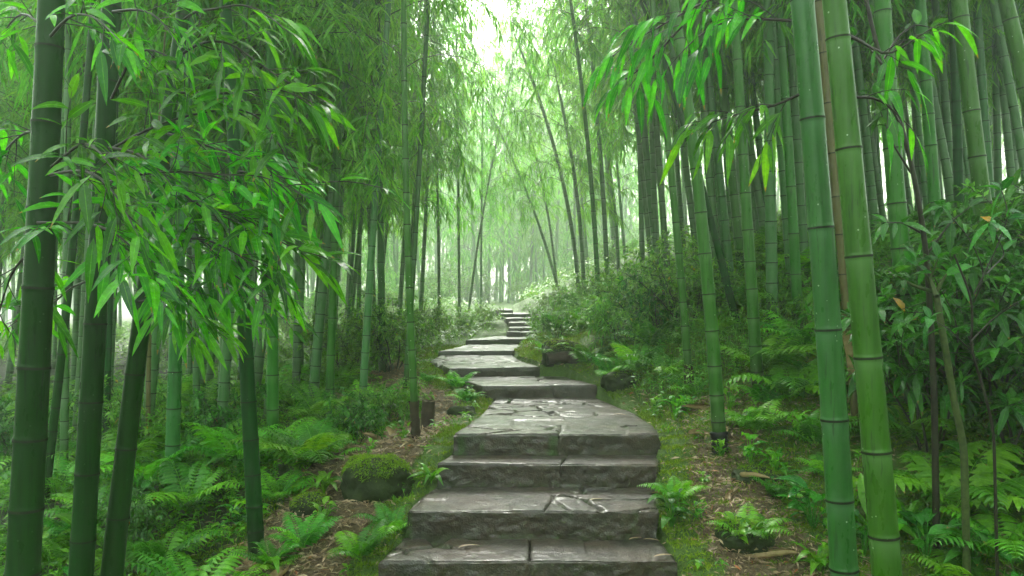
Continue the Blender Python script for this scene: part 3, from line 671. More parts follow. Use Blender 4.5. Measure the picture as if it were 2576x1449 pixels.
def grove(n, xr, yr, side, mind, label, group, sc=(.85, 1.15), crowns=True, avoid=()):
    got = []; tries = 0
    while len(got) < n and tries < n*60:
        tries += 1
        x = rg.uniform(*xr); y = rg.uniform(*yr)
        px = CX+F*x/y
        if px < -350 or px > 2926: continue
        if side == 'l' and x > Lx(y)-.9-.15*max(0, y-9): continue
        if side == 'r' and x < Rx(y)+1.25: continue
        if any((x-a)**2+(y-b)**2 < mind**2 for a, b in got): continue
        if any(p0 < px < p1 and y < yy for p0, p1, yy in avoid): continue
        got.append((x, y)); cm, cr, mt, Ht = KIND[rg.randint(8)]
        z = float(H(x, y)); root = thing('bamboo', label, 'bamboo', (x, y, z), group)
        s = rg.uniform(*sc); root.scale = (s, s, s)
        lean = rg.normal()*.035 + (.035 if side == 'l' else -.075 if side == 'r' else 0)*min(1.5, 10/y); az = rg.rand()*6.28
        root.rotation_euler = (rg.normal()*.03, lean, 0)
        child('culm', cm, root, Matrix.Rotation(az, 4, 'Z')); 
        if crowns: child('crown', cr, root, Matrix.Rotation(az, 4, 'Z') @ mt)
GL = 'thin bamboos of the misty grove left of the path'; GR = 'thin bamboos of the misty grove right of the path'
grove(22, (-4, -1.1), (5, 8.5), 'l', .3, 'slim dim bamboo in the stand behind the left foreground stems', 'slim bamboos behind the left foreground stems', (.8, 1.0))
grove(62, (-9, -1), (6.5, 13), 'l', .3, 'slender bamboo in the crowded hazy grove left of the path', GL, (.7, 1.05))
grove(34, (-16, -1), (13, 24), 'l', .5, 'faint thin bamboo deep in the mist left of the path', 'faint bamboos deep in the mist on the left', (1.0, 1.3))
grove(40, (1.5, 5.6), (5.6, 9), 'r', .24, 'slim green bamboo in the dense right stand among the ringed stems', 'slim green bamboos of the dense right stand', (.75, 1.05))
grove(66, (1.5, 10), (7.0, 13), 'r', .32, 'slender bamboo on the hazy slope right of the path', GR, (.7, 1.05))
grove(28, (1.2, 16), (13, 24), 'r', .5, 'faint thin bamboo deep in the mist right of the path', 'faint bamboos deep in the mist on the right', (1.0, 1.3))
def merged(name, label, spots, seed):
    m = MB(); r = np.random.RandomState(seed); CM = []
    for i in range(4):
        me = crown_mesh(700+i, Hc=6, R=1.5, nleaf=5, twn=7, Ll=.21, step=.42); v = np.empty(len(me.vertices)*3, np.float32); me.vertices.foreach_get('co', v)
        a = np.empty(len(me.vertices)*3, np.float32); me.attributes['lf'].data.foreach_get('vector', a)
        q = np.empty(len(me.loops), np.int32); me.loops.foreach_get('vertex_index', q); mi = np.empty(len(me.polygons), np.int32); me.polygons.foreach_get('material_index', mi)
        CM.append((v.reshape(-1, 3), a.reshape(-1, 3), q.reshape(-1, 4), mi)); bpy.data.meshes.remove(me)
    for x, y, s in spots:
        z = float(H(x, y)); az = r.rand()*6.28; lx = r.normal()*.05; ly = r.normal()*.03; Ht = (8+2*r.rand())*s; zc = (.7+2.0*r.rand())*s
        v, a, q, mi = CM[r.randint(4)]; c, sn = math.cos(az), math.sin(az); k = (Ht-zc)/6
        V = np.stack([(v[:, 0]*c-v[:, 1]*sn)*s*1.1, (v[:, 0]*sn+v[:, 1]*c)*s*1.1, v[:, 2]*k], -1); hz = V[:, 2]+zc
        V = V+np.stack([x+lx*hz, y+ly*hz, z+zc+0*hz], -1); m.add(V, q, a, mi)
        zz = np.linspace(-.1, Ht*.9, 9); tube(m, np.stack([x+lx*zz, y+ly*zz, z+zz], -1), np.linspace(.05, .012, 9)*s, 7, 2)
    tag(m.build(name, [M['leaf'], M['twig'], M['culm_far']]), label, 'bamboo grove', kind='stuff')
def spots(n, xr, yr, mind, s0, s1, ok):
    out = []; t = 0
    while len(out) < n and t < n*60:
        t += 1; x = rg.uniform(*xr); y = rg.uniform(*yr)
        if ok(x, y) and not any((x-a)**2+(y-b)**2 < mind**2 for a, b, _ in out): out.append((x, y, rg.uniform(s0, s1)))
    return out
merged('far_bamboo_grove', 'far mass of pale bamboo dissolving into the mist at the end of the path', spots(150, (-42, 42), (25, 60), 1.4, 1.0, 1.45, lambda x, y: abs(x) < .72*y+3), 5)
merged('misty_bamboo_grove', 'soft bank of bamboo foliage closing the misty gap above the far stair', spots(30, (-10, 10), (22, 34), .9, .9, 1.25, lambda x, y: abs(x+.06*y) < .26*y) + spots(60, (-14, 14), (34, 54), 1.0, 1.4, 1.9, lambda x, y: abs(x+.06*y) < .3*y), 8)
merged('unseen_bamboo_grove', 'unseen bamboo grove added beside and behind the viewpoint to hold back light', spots(90, (-17, 17), (-14, 9), 1.2, .9, 1.1, lambda x, y: (y < -1.2 or abs(x) > 3.0+.78*y) and abs(x+.2) > 1.7), 6)  # unseen grove, added to block light and darken the near haze
print('bamboos', len(bpy.data.objects), round(time.time()-T0, 1))
# ---------------------------------------------------------------- near leafy branches (parts of the bamboo that carries them)
def spray(key, pts, y0, y1, seed, ntw=12, twl=.22, Ll=.125, r0=.006, spread=.8, start=.12, down=.35, gap=.036, tipfan=True, leafmat='leaf_hero'):
    r = np.random.RandomState(seed); n = len(pts)
    W = np.array([at_y(px, py, y0+(y1-y0)*i/(n-1)) for i, (px, py) in enumerate(pts)])
    s = np.concatenate([[0], np.cumsum(np.linalg.norm(np.diff(W, axis=0), axis=1))]); tot = s[-1]
    ts = np.linspace(0, tot, max(8, int(tot/.04)))
    C = np.stack([np.interp(ts, s, W[:, k]) for k in range(3)], -1)
    for _ in range(3): C[1:-1] = (C[:-2]+C[1:-1]*2+C[2:])/4
    mb = MB(); tube(mb, C, np.linspace(r0, .0018, len(C)), 6, 1)
    lo = []; ld = []; lu = []; ll = []
    def add_twig(q, d, L):
        k = max(4, int(L/.03)); T = [q]
        for i in range(k): T.append(T[-1]+d*L/k); d = norm(d+np.array([0, 0, -.45/k*down*2]) + r.normal(size=3)*.05)
        T = np.array(T); segs(mb, T[:-1], T[1:], np.linspace(.0022, .0010, k), np.linspace(.0020, .0009, k), 1, 4)
        m = max(3, int(L/gap)); 
        for j in range(m):
            t = (.25+.75*j/max(1, m-1))*k*.999; i = int(t); p = T[i]+(T[i+1]-T[i])*(t-i); dd = norm(T[i+1]-T[i])
            sd = norm(np.cross(dd, [0, 0, 1.])+1e-4)*(1 if j % 2 else -1)
            last = j >= m-2
            v = norm(dd*(.95 if last else .6)+sd*(.35 if last else .75)+r.normal(size=3)*.22+np.array([0, 0, -down*(.6+.8*r.rand())]))
            lo.append(p); ld.append(v); lu.append(norm(np.array([0, -.45, 1.])+r.normal(size=3)*.45)); ll.append(Ll*(.45+.75*r.rand()))
    for k in range(ntw):
        t = start+(1-start)*(k+r.rand()*.8)/ntw; i = min(len(C)-2, int(t*(len(C)-1))); bd = norm(C[i+1]-C[i])
        q = C[i]; v = norm(r.normal(size=3)); v = norm(v-bd*np.dot(v, bd))
        d = norm(bd*(.75)+v*spread*np.array([1, .8, .8])+np.array([0, 0, -.12])); add_twig(q, d, twl*(.6+.8*r.rand())*(1.15-.72*t))
    add_twig(C[-1], norm(C[-1]-C[-2]), twl*.5)
    n = len(lo); L = np.array(ll)
    leaves(mb, np.array(lo), np.array(ld), np.array(lu), L, L*(.084+.04*r.rand(n)), .12+.35*r.rand(n)**1.5, 5, r.rand(n), fold=.22, twist=.5)
    root = KEY[key][0]; mb.build('branch', [M[leafmat], M['twig_dark']], root, np.array(root.location))
SP = [
 ('L2', [(285, 372), (350, 335), (440, 298), (575, 270), (650, 285), (700, 360), (740, 430), (770, 480)], 2.85, 2.45, 20, .24),
 ('L2', [(275, 372), (340, 380), (385, 410), (430, 465), (500, 520), (600, 560), (700, 600)], 2.85, 2.5, 20, .24),
 ('L2', [(270, 460), (330, 440), (450, 430), (560, 440), (660, 440), (740, 480)], 2.8, 2.4, 20, .24),
 ('L3', [(395, 470), (450, 500), (540, 520), (640, 560), (720, 620), (790, 640)], 2.8, 2.4, 16, .22),
 ('L3', [(380, 640), (440, 640), (520, 650), (590, 690), (650, 740)], 2.9, 2.5, 12, .22),
 ('L3', [(370, 700), (430, 720), (480, 760), (500, 800)], 2.85, 2.55, 9, .2),
 ('L3', [(440, 150), (500, 105), (570, 100), (640, 150), (700, 195), (780, 235)], 2.8, 2.5, 14, .2),
 ('L3', [(430, 230), (520, 240), (600, 230), (700, 220), (770, 250)], 2.8, 2.5, 12, .22),
 ('L2', [(280, 250), (340, 120), (400, 125), (450, 160), (490, 220)], 2.8, 2.6, 10, .2),
 ('L3', [(462, 50), (495, 20), (530, 30), (600, 5), (660, 25), (700, 60)], 2.8, 2.5, 7, .18),
 ('L1', [(125, 440), (200, 425), (250, 440), (300, 500), (330, 560)], 2.45, 2.15, 12, .2),
 ('L1', [(130, 420), (210, 350), (250, 380), (280, 420)], 2.5, 2.2, 8, .2),
 ('L1', [(95, 560), (160, 560), (230, 560), (300, 590), (360, 650), (390, 720)], 2.5, 2.1, 14, .2),
 ('L1', [(105, 620), (60, 640), (20, 700), (0, 780), (-20, 860)], 2.6, 2.8, 10, .22),
 ('L1', [(110, 330), (60, 330), (10, 380), (-20, 430)], 2.6, 2.9, 10, .22),
 ('L1', [(118, 80), (60, 20), (20, 60), (-10, 120)], 2.6, 2.8, 8, .2),
 ('L1', [(128, 90), (180, 30), (240, 40), (290, 90)], 2.5, 2.2, 8, .2),
 ('L2', [(245, 700), (180, 720), (140, 760), (60, 800), (0, 820)], 3.2, 3.6, 10, .2),
 ('L3', [(350, 760), (420, 740), (480, 790), (540, 830)], 3.0, 3.0, 10, .2),
 ('L5', [(608, 720), (650, 760), (690, 780), (720, 810)], 3.5, 3.2, 6, .16),
 ('L3', [(385, 590), (450, 600), (520, 600), (600, 640), (680, 700)], 2.75, 2.4, 14, .22),
 ('L2', [(250, 560), (300, 620), (350, 640), (420, 680), (470, 760)], 2.8, 2.5, 12, .22),
 ('L3', [(400, 330), (470, 350), (560, 380), (640, 400), (720, 460)], 3.0, 2.7, 14, .22),
 ('L2', [(284, 30), (350, 20), (400, 40), (440, 100)], 2.8, 2.6, 7, .2),
 ('L5', [(590, 430), (680, 440), (780, 460), (880, 455), (950, 470)], 3.5, 3.0, 3, .14),
 ('R17', [(1990, 52), (1900, 46), (1832, 48), (1772, 75), (1712, 130), (1690, 160)], 2.7, 2.9, 11, .2),
 ('R17', [(2010, 238), (1957, 268), (1882, 280), (1822, 295), (1760, 320)], 2.7, 2.8, 12, .17),
 ('R17', [(2000, -40), (1850, -30), (1720, 30), (1640, 80), (1570, 110), (1535, 150)], 2.7, 3.0, 13, .2),
 ('R17', [(1720, 60), (1660, 130), (1600, 185), (1560, 210)], 2.9, 3.05, 8, .17),
 ('R18', [(2140, 92), (2190, 110), (2230, 160), (2300, 90), (2330, 80)], 2.5, 2.4, 5, .16),
 ('R18', [(2155, 245), (2200, 240), (2240, 270), (2280, 310)], 2.55, 2.5, 3, .14),
]
for i, (k, p, a, b, nt, tl) in enumerate(SP): spray(k, p, a, b, 300+i, nt, tl, Ll=.132 if p[0][0] < 1400 else .125, down=.2 if p[0][0] < 1400 else .75)

# ---------------------------------------------------------------- undergrowth kinds
def fern_mesh(seed, nfr=9, Lf=.45, npin=18, detail=12, arch=.9, mat='fern', pw=.12):
    r = np.random.RandomState(seed); mb = MB(); az0 = r.rand()*6.28
    for k in range(nfr):
        az = az0+2*np.pi*k/nfr+r.normal()*.25; el = .75+.35*r.rand(); L = Lf*(.7+.5*r.rand()); P = [np.zeros(3)]
        d = np.array([np.cos(az)*np.cos(el), np.sin(az)*np.cos(el), np.sin(el)]); n = 14
        for i in range(n): P.append(P[-1]+d*L/n); d = norm(d+np.array([0, 0, -arch*.17*(i/n+.3)]))
        P = np.array(P); segs(mb, P[:-1], P[1:], np.linspace(.0025, .0008, n), np.linspace(.0022, .0006, n), 0, 3)
        rnd = .05+.8*r.rand(); o_ = []; d_ = []; u_ = []; l_ = []
        for j in range(npin):
            t = .14+.86*j/npin; i = min(n-1, int(t*n)); q = P[i]+(P[i+1]-P[i])*(t*n-i); bd = norm(P[i+1]-P[i]); sd = norm(np.cross(bd, [0, 0, 1.])); nn = np.cross(sd, bd)
            pl = L*.30*np.sin(np.pi*min(1, t*.93+.07))**.75*(1.1-.5*t)
            for sg in (1, -1):
                pd = norm(bd*.35+sd*sg+nn*.05+r.normal(size=3)*.05)
                if detail:
                    mcount = max(4, int(detail*pl/(L*.3)+2)); tt = (np.arange(mcount)+.5)/mcount
                    base = q+pd*(tt*pl)[:, None]; base[:, 2] -= pl*.25*tt**2
                    fl = pl*.17*(1-tt*.65)
                    for s2 in (1, -1):
                        o_.append(base); d_.append(norm(pd*.55+bd*s2*.85)[None].repeat(mcount, 0)); u_.append(np.repeat(nn[None], mcount, 0)); l_.append(fl)
                else: o_.append(q[None]); d_.append(pd[None]); u_.append(nn[None]); l_.append(np.array([pl]))
        o_ = np.concatenate(o_); d_ = np.concatenate(d_); u_ = np.concatenate(u_); l_ = np.concatenate(l_)
        leaves(mb, o_, d_, u_, l_, l_*(.38 if detail else pw), (.12 if detail else .35), (1 if detail else 3), np.full(len(o_), rnd)+r.rand(len(o_))*.15)
    return mb.mesh('fronds', [M[mat]])
def shrub_mesh(seed, Ht=.9, R=.45, nst=9, tw=14, nl=9, Ll=.085, wr=.16, mat='leaf_shrub', nseg=3, droop=.3, updir=.25, whorl=True, r0=.006):
    """upright dark stems that fork and end in whorls of leaves"""
    r = np.random.RandomState(seed); mb = MB(); lo = []; ld = []; lu = []
    for s in range(nst):
        az = 2*np.pi*(s+r.rand()*.6)/nst; P = [np.array([np.cos(az), np.sin(az), 0])*.04]; sp = .25+.65*r.rand(); d = norm(np.array([np.cos(az)*sp*R/Ht*1.3, np.sin(az)*sp*R/Ht*1.3, 1.]))
        L = Ht*(.6+.45*r.rand()); n = 10
        for i in range(n): P.append(P[-1]+d*L/n); d = norm(d+r.normal(size=3)*.14*np.array([1, 1, .5]))
        P = np.array(P); segs(mb, P[:-1], P[1:], np.linspace(r0, .002, n), np.linspace(r0*.95, .0016, n), 1, 4)
        ends = [(P[-1], norm(P[-1]-P[-2]))]
        for k in range(tw):
            t = .3+.68*r.rand(); i = int(t*n); q = P[i]; v = norm(r.normal(size=3)*np.array([1, 1, .35])+np.array([0, 0, .35])); tl = R*(.3+.5*r.rand())*(1.2-.6*t); T = [q]
            for _ in range(3): T.append(T[-1]+v*tl/3); v = norm(v+r.normal(size=3)*.15+np.array([0, 0, .02]))
            T = np.array(T); segs(mb, T[:-1], T[1:], .0018, .0014, 1, 3); ends.append((T[-1], v)); 
            if r.rand() < .6: ends.append((T[2], v))
        for q, v in ends:
            m = nl; a = r.rand()*6.28+np.arange(m)*2.4; s1 = norm(np.cross(v, [.3, .2, 1.])); s2 = np.cross(v, s1)
            dd = norm(np.cos(a)[:, None]*s1+np.sin(a)[:, None]*s2 + v*(updir+.3*r.rand(m))[:, None] + np.array([0, 0, .1]))
            lo.append(q-v*(np.arange(m)*.004)[:, None]); ld.append(dd); lu.append(norm(np.array([0, 0, 1.])+r.normal(size=(m, 3))*.3))
    lo = np.concatenate(lo); ld = np.concatenate(ld); lu = np.concatenate(lu); n = len(lo); L = Ll*(.6+.6*r.rand(n))
    leaves(mb, lo, ld, lu, L, L*wr, droop*(.5+r.rand(n)), nseg, r.rand(n), fold=.18)
    return mb.mesh('foliage', [M[mat], M['twig_dark']])
def herb_mesh(seed, n=14, Ll=.12, wr=.14, Ht=.14, mat='herb', droop=.55, nseg=4, el=.9):
    r = np.random.RandomState(seed); mb = MB(); az = r.rand(n)*6.28; e = el*(.5+.7*r.rand(n)); st = Ht*(.3+.9*r.rand(n))
    lean = .45*r.rand(n); base = np.zeros((n, 3)); top = np.stack([np.cos(az)*st*lean, np.sin(az)*st*lean, st], -1)
    segs(mb, base, top, .0022, .0015, 0, 3)
    d = np.stack([np.cos(az)*np.cos(e), np.sin(az)*np.cos(e), np.sin(e)], -1); L = Ll*(.6+.7*r.rand(n))
    leaves(mb, top, d, np.array([0, 0, 1.])+r.normal(size=(n, 3))*.2, L, L*wr, droop*(.5+r.rand(n)), nseg, r.rand(n)*.97, fold=.3)
    return mb.mesh('leaves', [M[mat]])
FERN = [fern_mesh(400+i, 8+i % 3, .44, 17, 0) for i in range(5)]
FERN_LO = [fern_mesh(420+i, 10, .42, 15, 0) for i in range(4)]
FERN_BIG = fern_mesh(440, 7, .6, 15, 0, arch=1.3, pw=.17)
SHRUB = [shrub_mesh(450+i, .95, .5, 7, 11, 8, .10, .15) for i in range(4)]
BUSH = [shrub_mesh(460+i, .9, .55, 9, 22, 9, .05, .2, 'leaf_bush', 1) for i in range(4)]
BUSH_W = [shrub_mesh(470+i, .8, .5, 8, 16, 9, .085, .13, 'leaf_bush', 1, .5) for i in range(3)]
HERB = [herb_mesh(480+i, 18, .09, .2, .13) for i in range(4)]
LILY = [herb_mesh(490+i, 12, .22, .09, .06, 'herb', .6, 6, 1.0) for i in range(3)]
BROAD = [herb_mesh(496+i, 16, .12, .19, .14, 'leaf_shrub', .5, 6, .7) for i in range(2)]
def plant(name, label, cat, px, py, meshes, size=1.0, group=None, y=None, part=None, rz=None, tilt=(0, 0), dz=0, zs=1.0):
    if y is None:
        p = hit(px, py)
        if p is None: print('no hit', label); return
    else:
        p = at_y(px, py, y); p[2] = float(H(p[0], p[1]))
    o = thing(name, label, cat, (p[0], p[1], float(H(p[0], p[1]))-.01+dz), group)
    o.scale = (size, size, size*zs); o.rotation_euler = (tilt[0], tilt[1], rs.rand()*6.28 if rz is None else rz)
    me = meshes[rs.randint(len(meshes))] if isinstance(meshes, list) else meshes
    nm = part or me.name.split('.')[0]
    child(nm, me, o); return o
P_ = plant
# ferns, left of the path
P_('fern', 'large lacy fern in front of the straight green bamboo, left of the boulder', 'fern', 770, 1180, FERN, 1.05)
P_('fern', 'arching wet fern between the slim close-ringed bamboo and the straight one', 'fern', 590, 1180, FERN, 1.1)
P_('fern', 'fern with drooping fronds directly behind the mossy boulder', 'fern', 850, 1110, FERN, 1.1)
P_('fern', 'feathery fern at the foot of the tall pale green bamboo', 'fern', 800, 1060, FERN, 1.1)
P_('fern', 'fern at the foot of the thin slanting pair beside the bright bamboo', 'fern', 930, 1040, FERN, 1.0)
P_('fern', 'small fern hanging over the litter left of the second step', 'fern', 985, 1340, FERN, .5)
P_('fern', 'small low fern left of the nearest step at the bottom edge', 'fern', 905, 1420, FERN, .55)
P_('fern', 'fern standing in the litter below the slim close-ringed bamboo', 'fern', 760, 1380, FERN, .6)
P_('fern', 'low fern in the bottom left beside the leaning dark bamboo', 'fern', 400, 1440, FERN, .85)
P_('fern', 'dark fern at the foot of the mottled bamboo', 'fern', 470, 1290, FERN, .9)
P_('fern', 'fern left of the mottled bamboo under the bright leaves', 'fern', 380, 1230, FERN, 1.0)
P_('fern', 'fern at the bottom edge between the first two thick stems', 'fern', 140, 1430, FERN, .8)
P_('fern', 'fern filling the gap right of the nearly black bamboo', 'fern', 250, 1320, FERN, .8)
P_('fern', 'bright fern tuft left of the slanting landing edge', 'fern', 1175, 1010, FERN_LO, .55)
P_('fern', 'rounded fern cushion at the left end of the fifth step', 'fern', 1150, 975, FERN_LO, .55)
P_('fern', 'little fern beside the sixth step corner on the left verge', 'fern', 1075, 960, FERN_LO, .45)
# ferns, right of the path
P_('fern', 'tall bright fern fanning up behind the straight close-ringed bamboo', 'fern', 1935, 950, FERN, 1.35)
P_('fern', 'wide fern spreading left of the two thickest bamboos', 'fern', 1990, 1010, FERN_BIG, 1.0)
P_('fern', 'fern at the dark foot of the slim verge bamboo', 'fern', 1690, 960, FERN, .9)
P_('fern', 'drooping fern in the middle of the mossy bank', 'fern', 1600, 935, FERN, 1.0)
P_('fern', 'arched fern low on the bank above the fifth step', 'fern', 1540, 960, FERN, .8)
P_('fern', 'fern high on the bank right of the slender yellow-green bamboo', 'fern', 1640, 880, FERN, 1.1)
P_('fern', 'pale fern half way up the bank beside the log end', 'fern', 1480, 920, FERN, .8)
P_('fern', 'small fern hanging over the left foot of the bank', 'fern', 1390, 900, FERN_LO, .7)
P_('fern', 'fern right of the black-footed bamboo', 'fern', 1900, 1090, FERN, .75)
P_('fern', 'young fern with few fronds on the brown litter right of the steps', 'fern', 1960, 1260, FERN, .5)
P_('fern', 'small fern overhanging the right end of the third step', 'fern', 1700, 1260, FERN, .45)
P_('fern', 'low fern on the mossy mound at the lower right', 'fern', 1880, 1360, FERN, .55)
P_('fern', 'fern against the left side of the thick waxy bamboo', 'fern', 2050, 1120, FERN, .8)
P_('fern', 'large wet fern with broad toothed fronds at the lower right', 'fern', 2400, 1290, FERN_BIG, 1.0)
P_('fern', 'fern in the lower right corner below the broad toothed one', 'fern', 2530, 1420, FERN, .9)
P_('fern', 'shaded fern at the right edge beyond the glossy shrubs', 'fern', 2520, 1010, FERN, 1.1)
P_('fern', 'shaded fern right of the thickest bamboo', 'fern', 2310, 1120, FERN, 1.0)
# shrubs on the right bank
P_('shrub', 'tall glossy shrub with an orange leaf at the right edge', 'shrub', 2480, 1050, SHRUB, 1.35)
P_('shrub', 'glossy wet shrub right of the thickest bamboo, in front of its neighbours', 'shrub', 2340, 1130, SHRUB, 1.15)
P_('shrub', 'dark glossy shrub filling the right edge at mid height', 'shrub', 2570, 1150, SHRUB, 1.3)
P_('shrub', 'glossy shrub behind the others below the big leaning bamboo', 'shrub', 2420, 930, SHRUB, 1.2)
P_('shrub', 'low glossy shrub beside the foot of the brown dead bamboo', 'shrub', 2260, 1010, SHRUB, .9)
P_('shrub', 'dark shrub on the upper slope right of the thick green bamboo', 'shrub', 2560, 900, BUSH, 1.4)
P_('shrub', 'leafy shrub with small wet leaves, tallest one on the middle bank', 'shrub', 1590, 800, BUSH, .72)
P_('shrub', 'pale drooping shrub at the top left end of the bank', 'shrub', 1440, 800, BUSH_W, .6)
P_('shrub', 'whitish wet shrub in the middle of the bank left of the slim verge bamboo', 'shrub', 1650, 850, SHRUB, .6)
P_('shrub', 'loose leafy shrub behind the slim verge bamboo', 'shrub', 1720, 830, BUSH, 1.0)
P_('shrub', 'shrub on the crest left of the yellow-green bamboo', 'shrub', 1500, 780, BUSH, .65)
P_('shrub', 'shadowed shrub behind the crossing dark bamboo', 'shrub', 1790, 800, BUSH, .6)
P_('shrub', 'shadowed shrub behind the slim grey bamboo of the right grove', 'shrub', 1960, 800, BUSH_W, .6)
P_('shrub', 'shadowed shrub left of the thick waxy bamboo', 'shrub', 2040, 840, BUSH_W, .6)
P_('shrub', 'low bright shrub halfway down the front of the bank', 'shrub', 1560, 870, BUSH_W, .7)
P_('shrub', 'small shrub at the left foot of the bank above the seventh step', 'shrub', 1400, 850, BUSH_W, .6)
P_('shrub', 'small yellow-green shrub on the bank edge by the misty stair', 'shrub', 1405, 800, BUSH_W, .6)
# shrubs on the left
P_('shrub', 'feathery bright shrub behind the pale green bamboo, left of the path', 'shrub', 880, 960, BUSH, .9)
P_('shrub', 'bright green shrub behind the upright pair left of the path', 'shrub', 990, 935, BUSH, .9)
P_('shrub', 'pale misty shrub left of the seventh step', 'shrub', 1050, 880, BUSH_W, .9)
P_('shrub', 'misty shrub at the path bend below the needle-thin bamboo', 'shrub', 1165, 840, BUSH_W, .55)
P_('shrub', 'misty shrub against the left side of the far stair', 'shrub', 1225, 815, BUSH_W, .45)
P_('shrub', 'wet weed clump with pale leaves left of the bright bamboo by the path', 'shrub', 985, 1075, BUSH_W, .55)
P_('shrub', 'leafy weed clump with toothed leaves above the mossy boulder', 'shrub', 900, 1120, SHRUB, .42)
P_('shrub', 'shrub with wide wet leaves left of the straight green bamboo', 'shrub', 520, 1150, SHRUB, .62)
P_('shrub', 'dark low shrub at the bottom left between the thick stems', 'shrub', 330, 1400, SHRUB, .4)
P_('shrub', 'shrub at the very left edge behind the blotched bamboo', 'shrub', 20, 1200, SHRUB, .8)
P_('shrub', 'shrub between the leaning dark bamboo and the mottled one', 'shrub', 360, 1180, BUSH, .8)
# broad leaved herbs
P_('broad_leaved_plant', 'glossy dark plant with wide leaves against the right end of the second step', 'plant', 1690, 1330, BROAD, 1.0)
P_('broad_leaved_plant', 'shiny broad-leaved plant under the broad toothed fern at the bottom right', 'plant', 2330, 1430, BROAD, 1.15)
P_('broad_leaved_plant', 'broad-leaved plant between the two big bamboo feet', 'plant', 2175, 1400, BROAD, 1.0)
P_('broad_leaved_plant', 'broad-leaved plant with strap leaves at the bottom right corner', 'plant', 2450, 1440, BROAD, 1.1)
P_('broad_leaved_plant', 'single round-leaved plant behind the steps on the left verge', 'plant', 1180, 1015, BROAD, .7)
P_('lily_plant', 'strap-leaved plant leaning over the left end of the third step', 'plant', 1085, 1215, LILY, .7)
P_('lily_plant', 'strap-leaved plant left of the mossy boulder', 'plant', 815, 1240, LILY, .95)
P_('lily_plant', 'strap-leaved plant at the foot of the slim close-ringed bamboo', 'plant', 680, 1440, LILY, .85)
P_('lily_plant', 'strap-leaved plant on the moss right of the black-footed bamboo', 'plant', 1950, 1190, LILY, .7)
P_('lily_plant', 'strap-leaved plant in front of the thick waxy bamboo', 'plant', 2060, 1440, LILY, .9)
P_('lily_plant', 'strap-leaved plant at the right foot of the thickest bamboo', 'plant', 2280, 1330, LILY, .9)

# scattered undergrowth: individuals of a kind, farther back
def scatter(n, kinds, name, label, cat, group, xr, yr, side, smin, smax, mind=.3, dmin=.3):
    got = []; t = 0
    while len(got) < n and t < n*80:
        t += 1; x = rs.uniform(*xr); y = rs.uniform(*yr); px = CX+F*x/y
        if px < -150 or px > 2750: continue
        d = Lx(y)-x if side == 'l' else x-Rx(y)
        if d < dmin: continue
        if any((x-a)**2+(y-b)**2 < mind**2 for a, b in got): continue
        got.append((x, y)); o = thing(name, label, cat, (x, y, float(H(x, y))-.02), group); s = rs.uniform(smin, smax); o.scale = (s, s, s); o.rotation_euler = (0, 0, rs.rand()*6.28)
        k = kinds[rs.randint(len(kinds))]; child(k.name.split('.')[0], k, o)
scatter(18, FERN, 'fern', 'young fern sprouting on the litter slope right of the steps', 'fern', 'young ferns right of the steps', (.95, 2.4), (2.9, 5.4), 'r', .35, .65, .24, .16)
scatter(16, FERN, 'fern', 'young fern sprouting on the litter left of the steps', 'fern', 'young ferns left of the steps', (-2.3, -.7), (2.9, 5.6), 'l', .35, .7, .24, .16)
scatter(34, HERB, 'herb', 'small leafy herb on the litter slope right of the steps', 'herb', 'small herbs right of the steps', (.85, 2.4), (2.8, 5.6), 'r', .5, 1.1, .16, .08)
scatter(34, HERB, 'herb', 'small leafy herb on the verge left of the steps', 'herb', 'small herbs left of the steps', (-2.2, -.6), (2.8, 7), 'l', .5, 1.1, .16, .08)
scatter(12, LILY, 'lily_plant', 'small strap-leaved plant on the slope right of the steps', 'plant', 'strap-leaved plants right of the steps', (.9, 2.4), (2.9, 5.4), 'r', .4, .7, .3, .1)
scatter(26, FERN_LO, 'fern', 'low fern on the face of the mossy bank', 'fern', 'low ferns on the mossy bank', (.3, 2.4), (5.6, 9.5), 'r', .5, .9, .3, .1)
scatter(16, BROAD+LILY, 'broad_leaved_plant', 'shiny leafy plant in the dense undergrowth at the feet of the two thickest bamboos', 'plant', 'shiny plants at the lower right', (1.25, 2.7), (2.35, 4.4), 'r', .7, 1.2, .22, .4)
scatter(14, HERB+BROAD, 'broad_leaved_plant', 'shiny leafy plant in the dim undergrowth at the feet of the thick left bamboos', 'plant', 'shiny plants at the lower left', (-2.9, -1.1), (2.7, 4.8), 'l', .7, 1.3, .22, .4)
scatter(12, FERN, 'fern', 'wet fern crowding the feet of the thick left bamboos', 'fern', 'wet ferns at the lower left', (-2.9, -1.1), (2.9, 5), 'l', .6, .95, .3, .5)
scatter(16, FERN, 'fern', 'arching fern on the upper part of the bank among the shrubs', 'fern', 'arching ferns on the upper bank', (.8, 3.2), (6, 9.5), 'r', .8, 1.2, .4, .5)
scatter(60, FERN_LO, 'fern', 'fern of the dim undergrowth behind the left foreground bamboos', 'fern', 'ferns of the left undergrowth', (-5.5, -.6), (4.6, 9.5), 'l', .8, 1.3, .35, .75)
scatter(50, FERN_LO, 'fern', 'fern of the shaded slope behind the right foreground bamboos', 'fern', 'ferns of the right slope', (1, 6), (4.6, 9.5), 'r', .8, 1.4, .35, .9)
scatter(26, BUSH+BUSH_W, 'shrub', 'low misty shrub among the bamboo feet of the left grove', 'shrub', 'shrubs among the left grove', (-9, -1), (9.5, 15), 'l', .45, .75, .6, .8)
scatter(40, BUSH[:2]+BUSH_W+SHRUB[:2], 'shrub', 'dim shrub on the slope among the bamboo feet of the right grove', 'shrub', 'shrubs among the right grove', (1.5, 10), (9, 15), 'r', .5, .85, .6, 1.1)
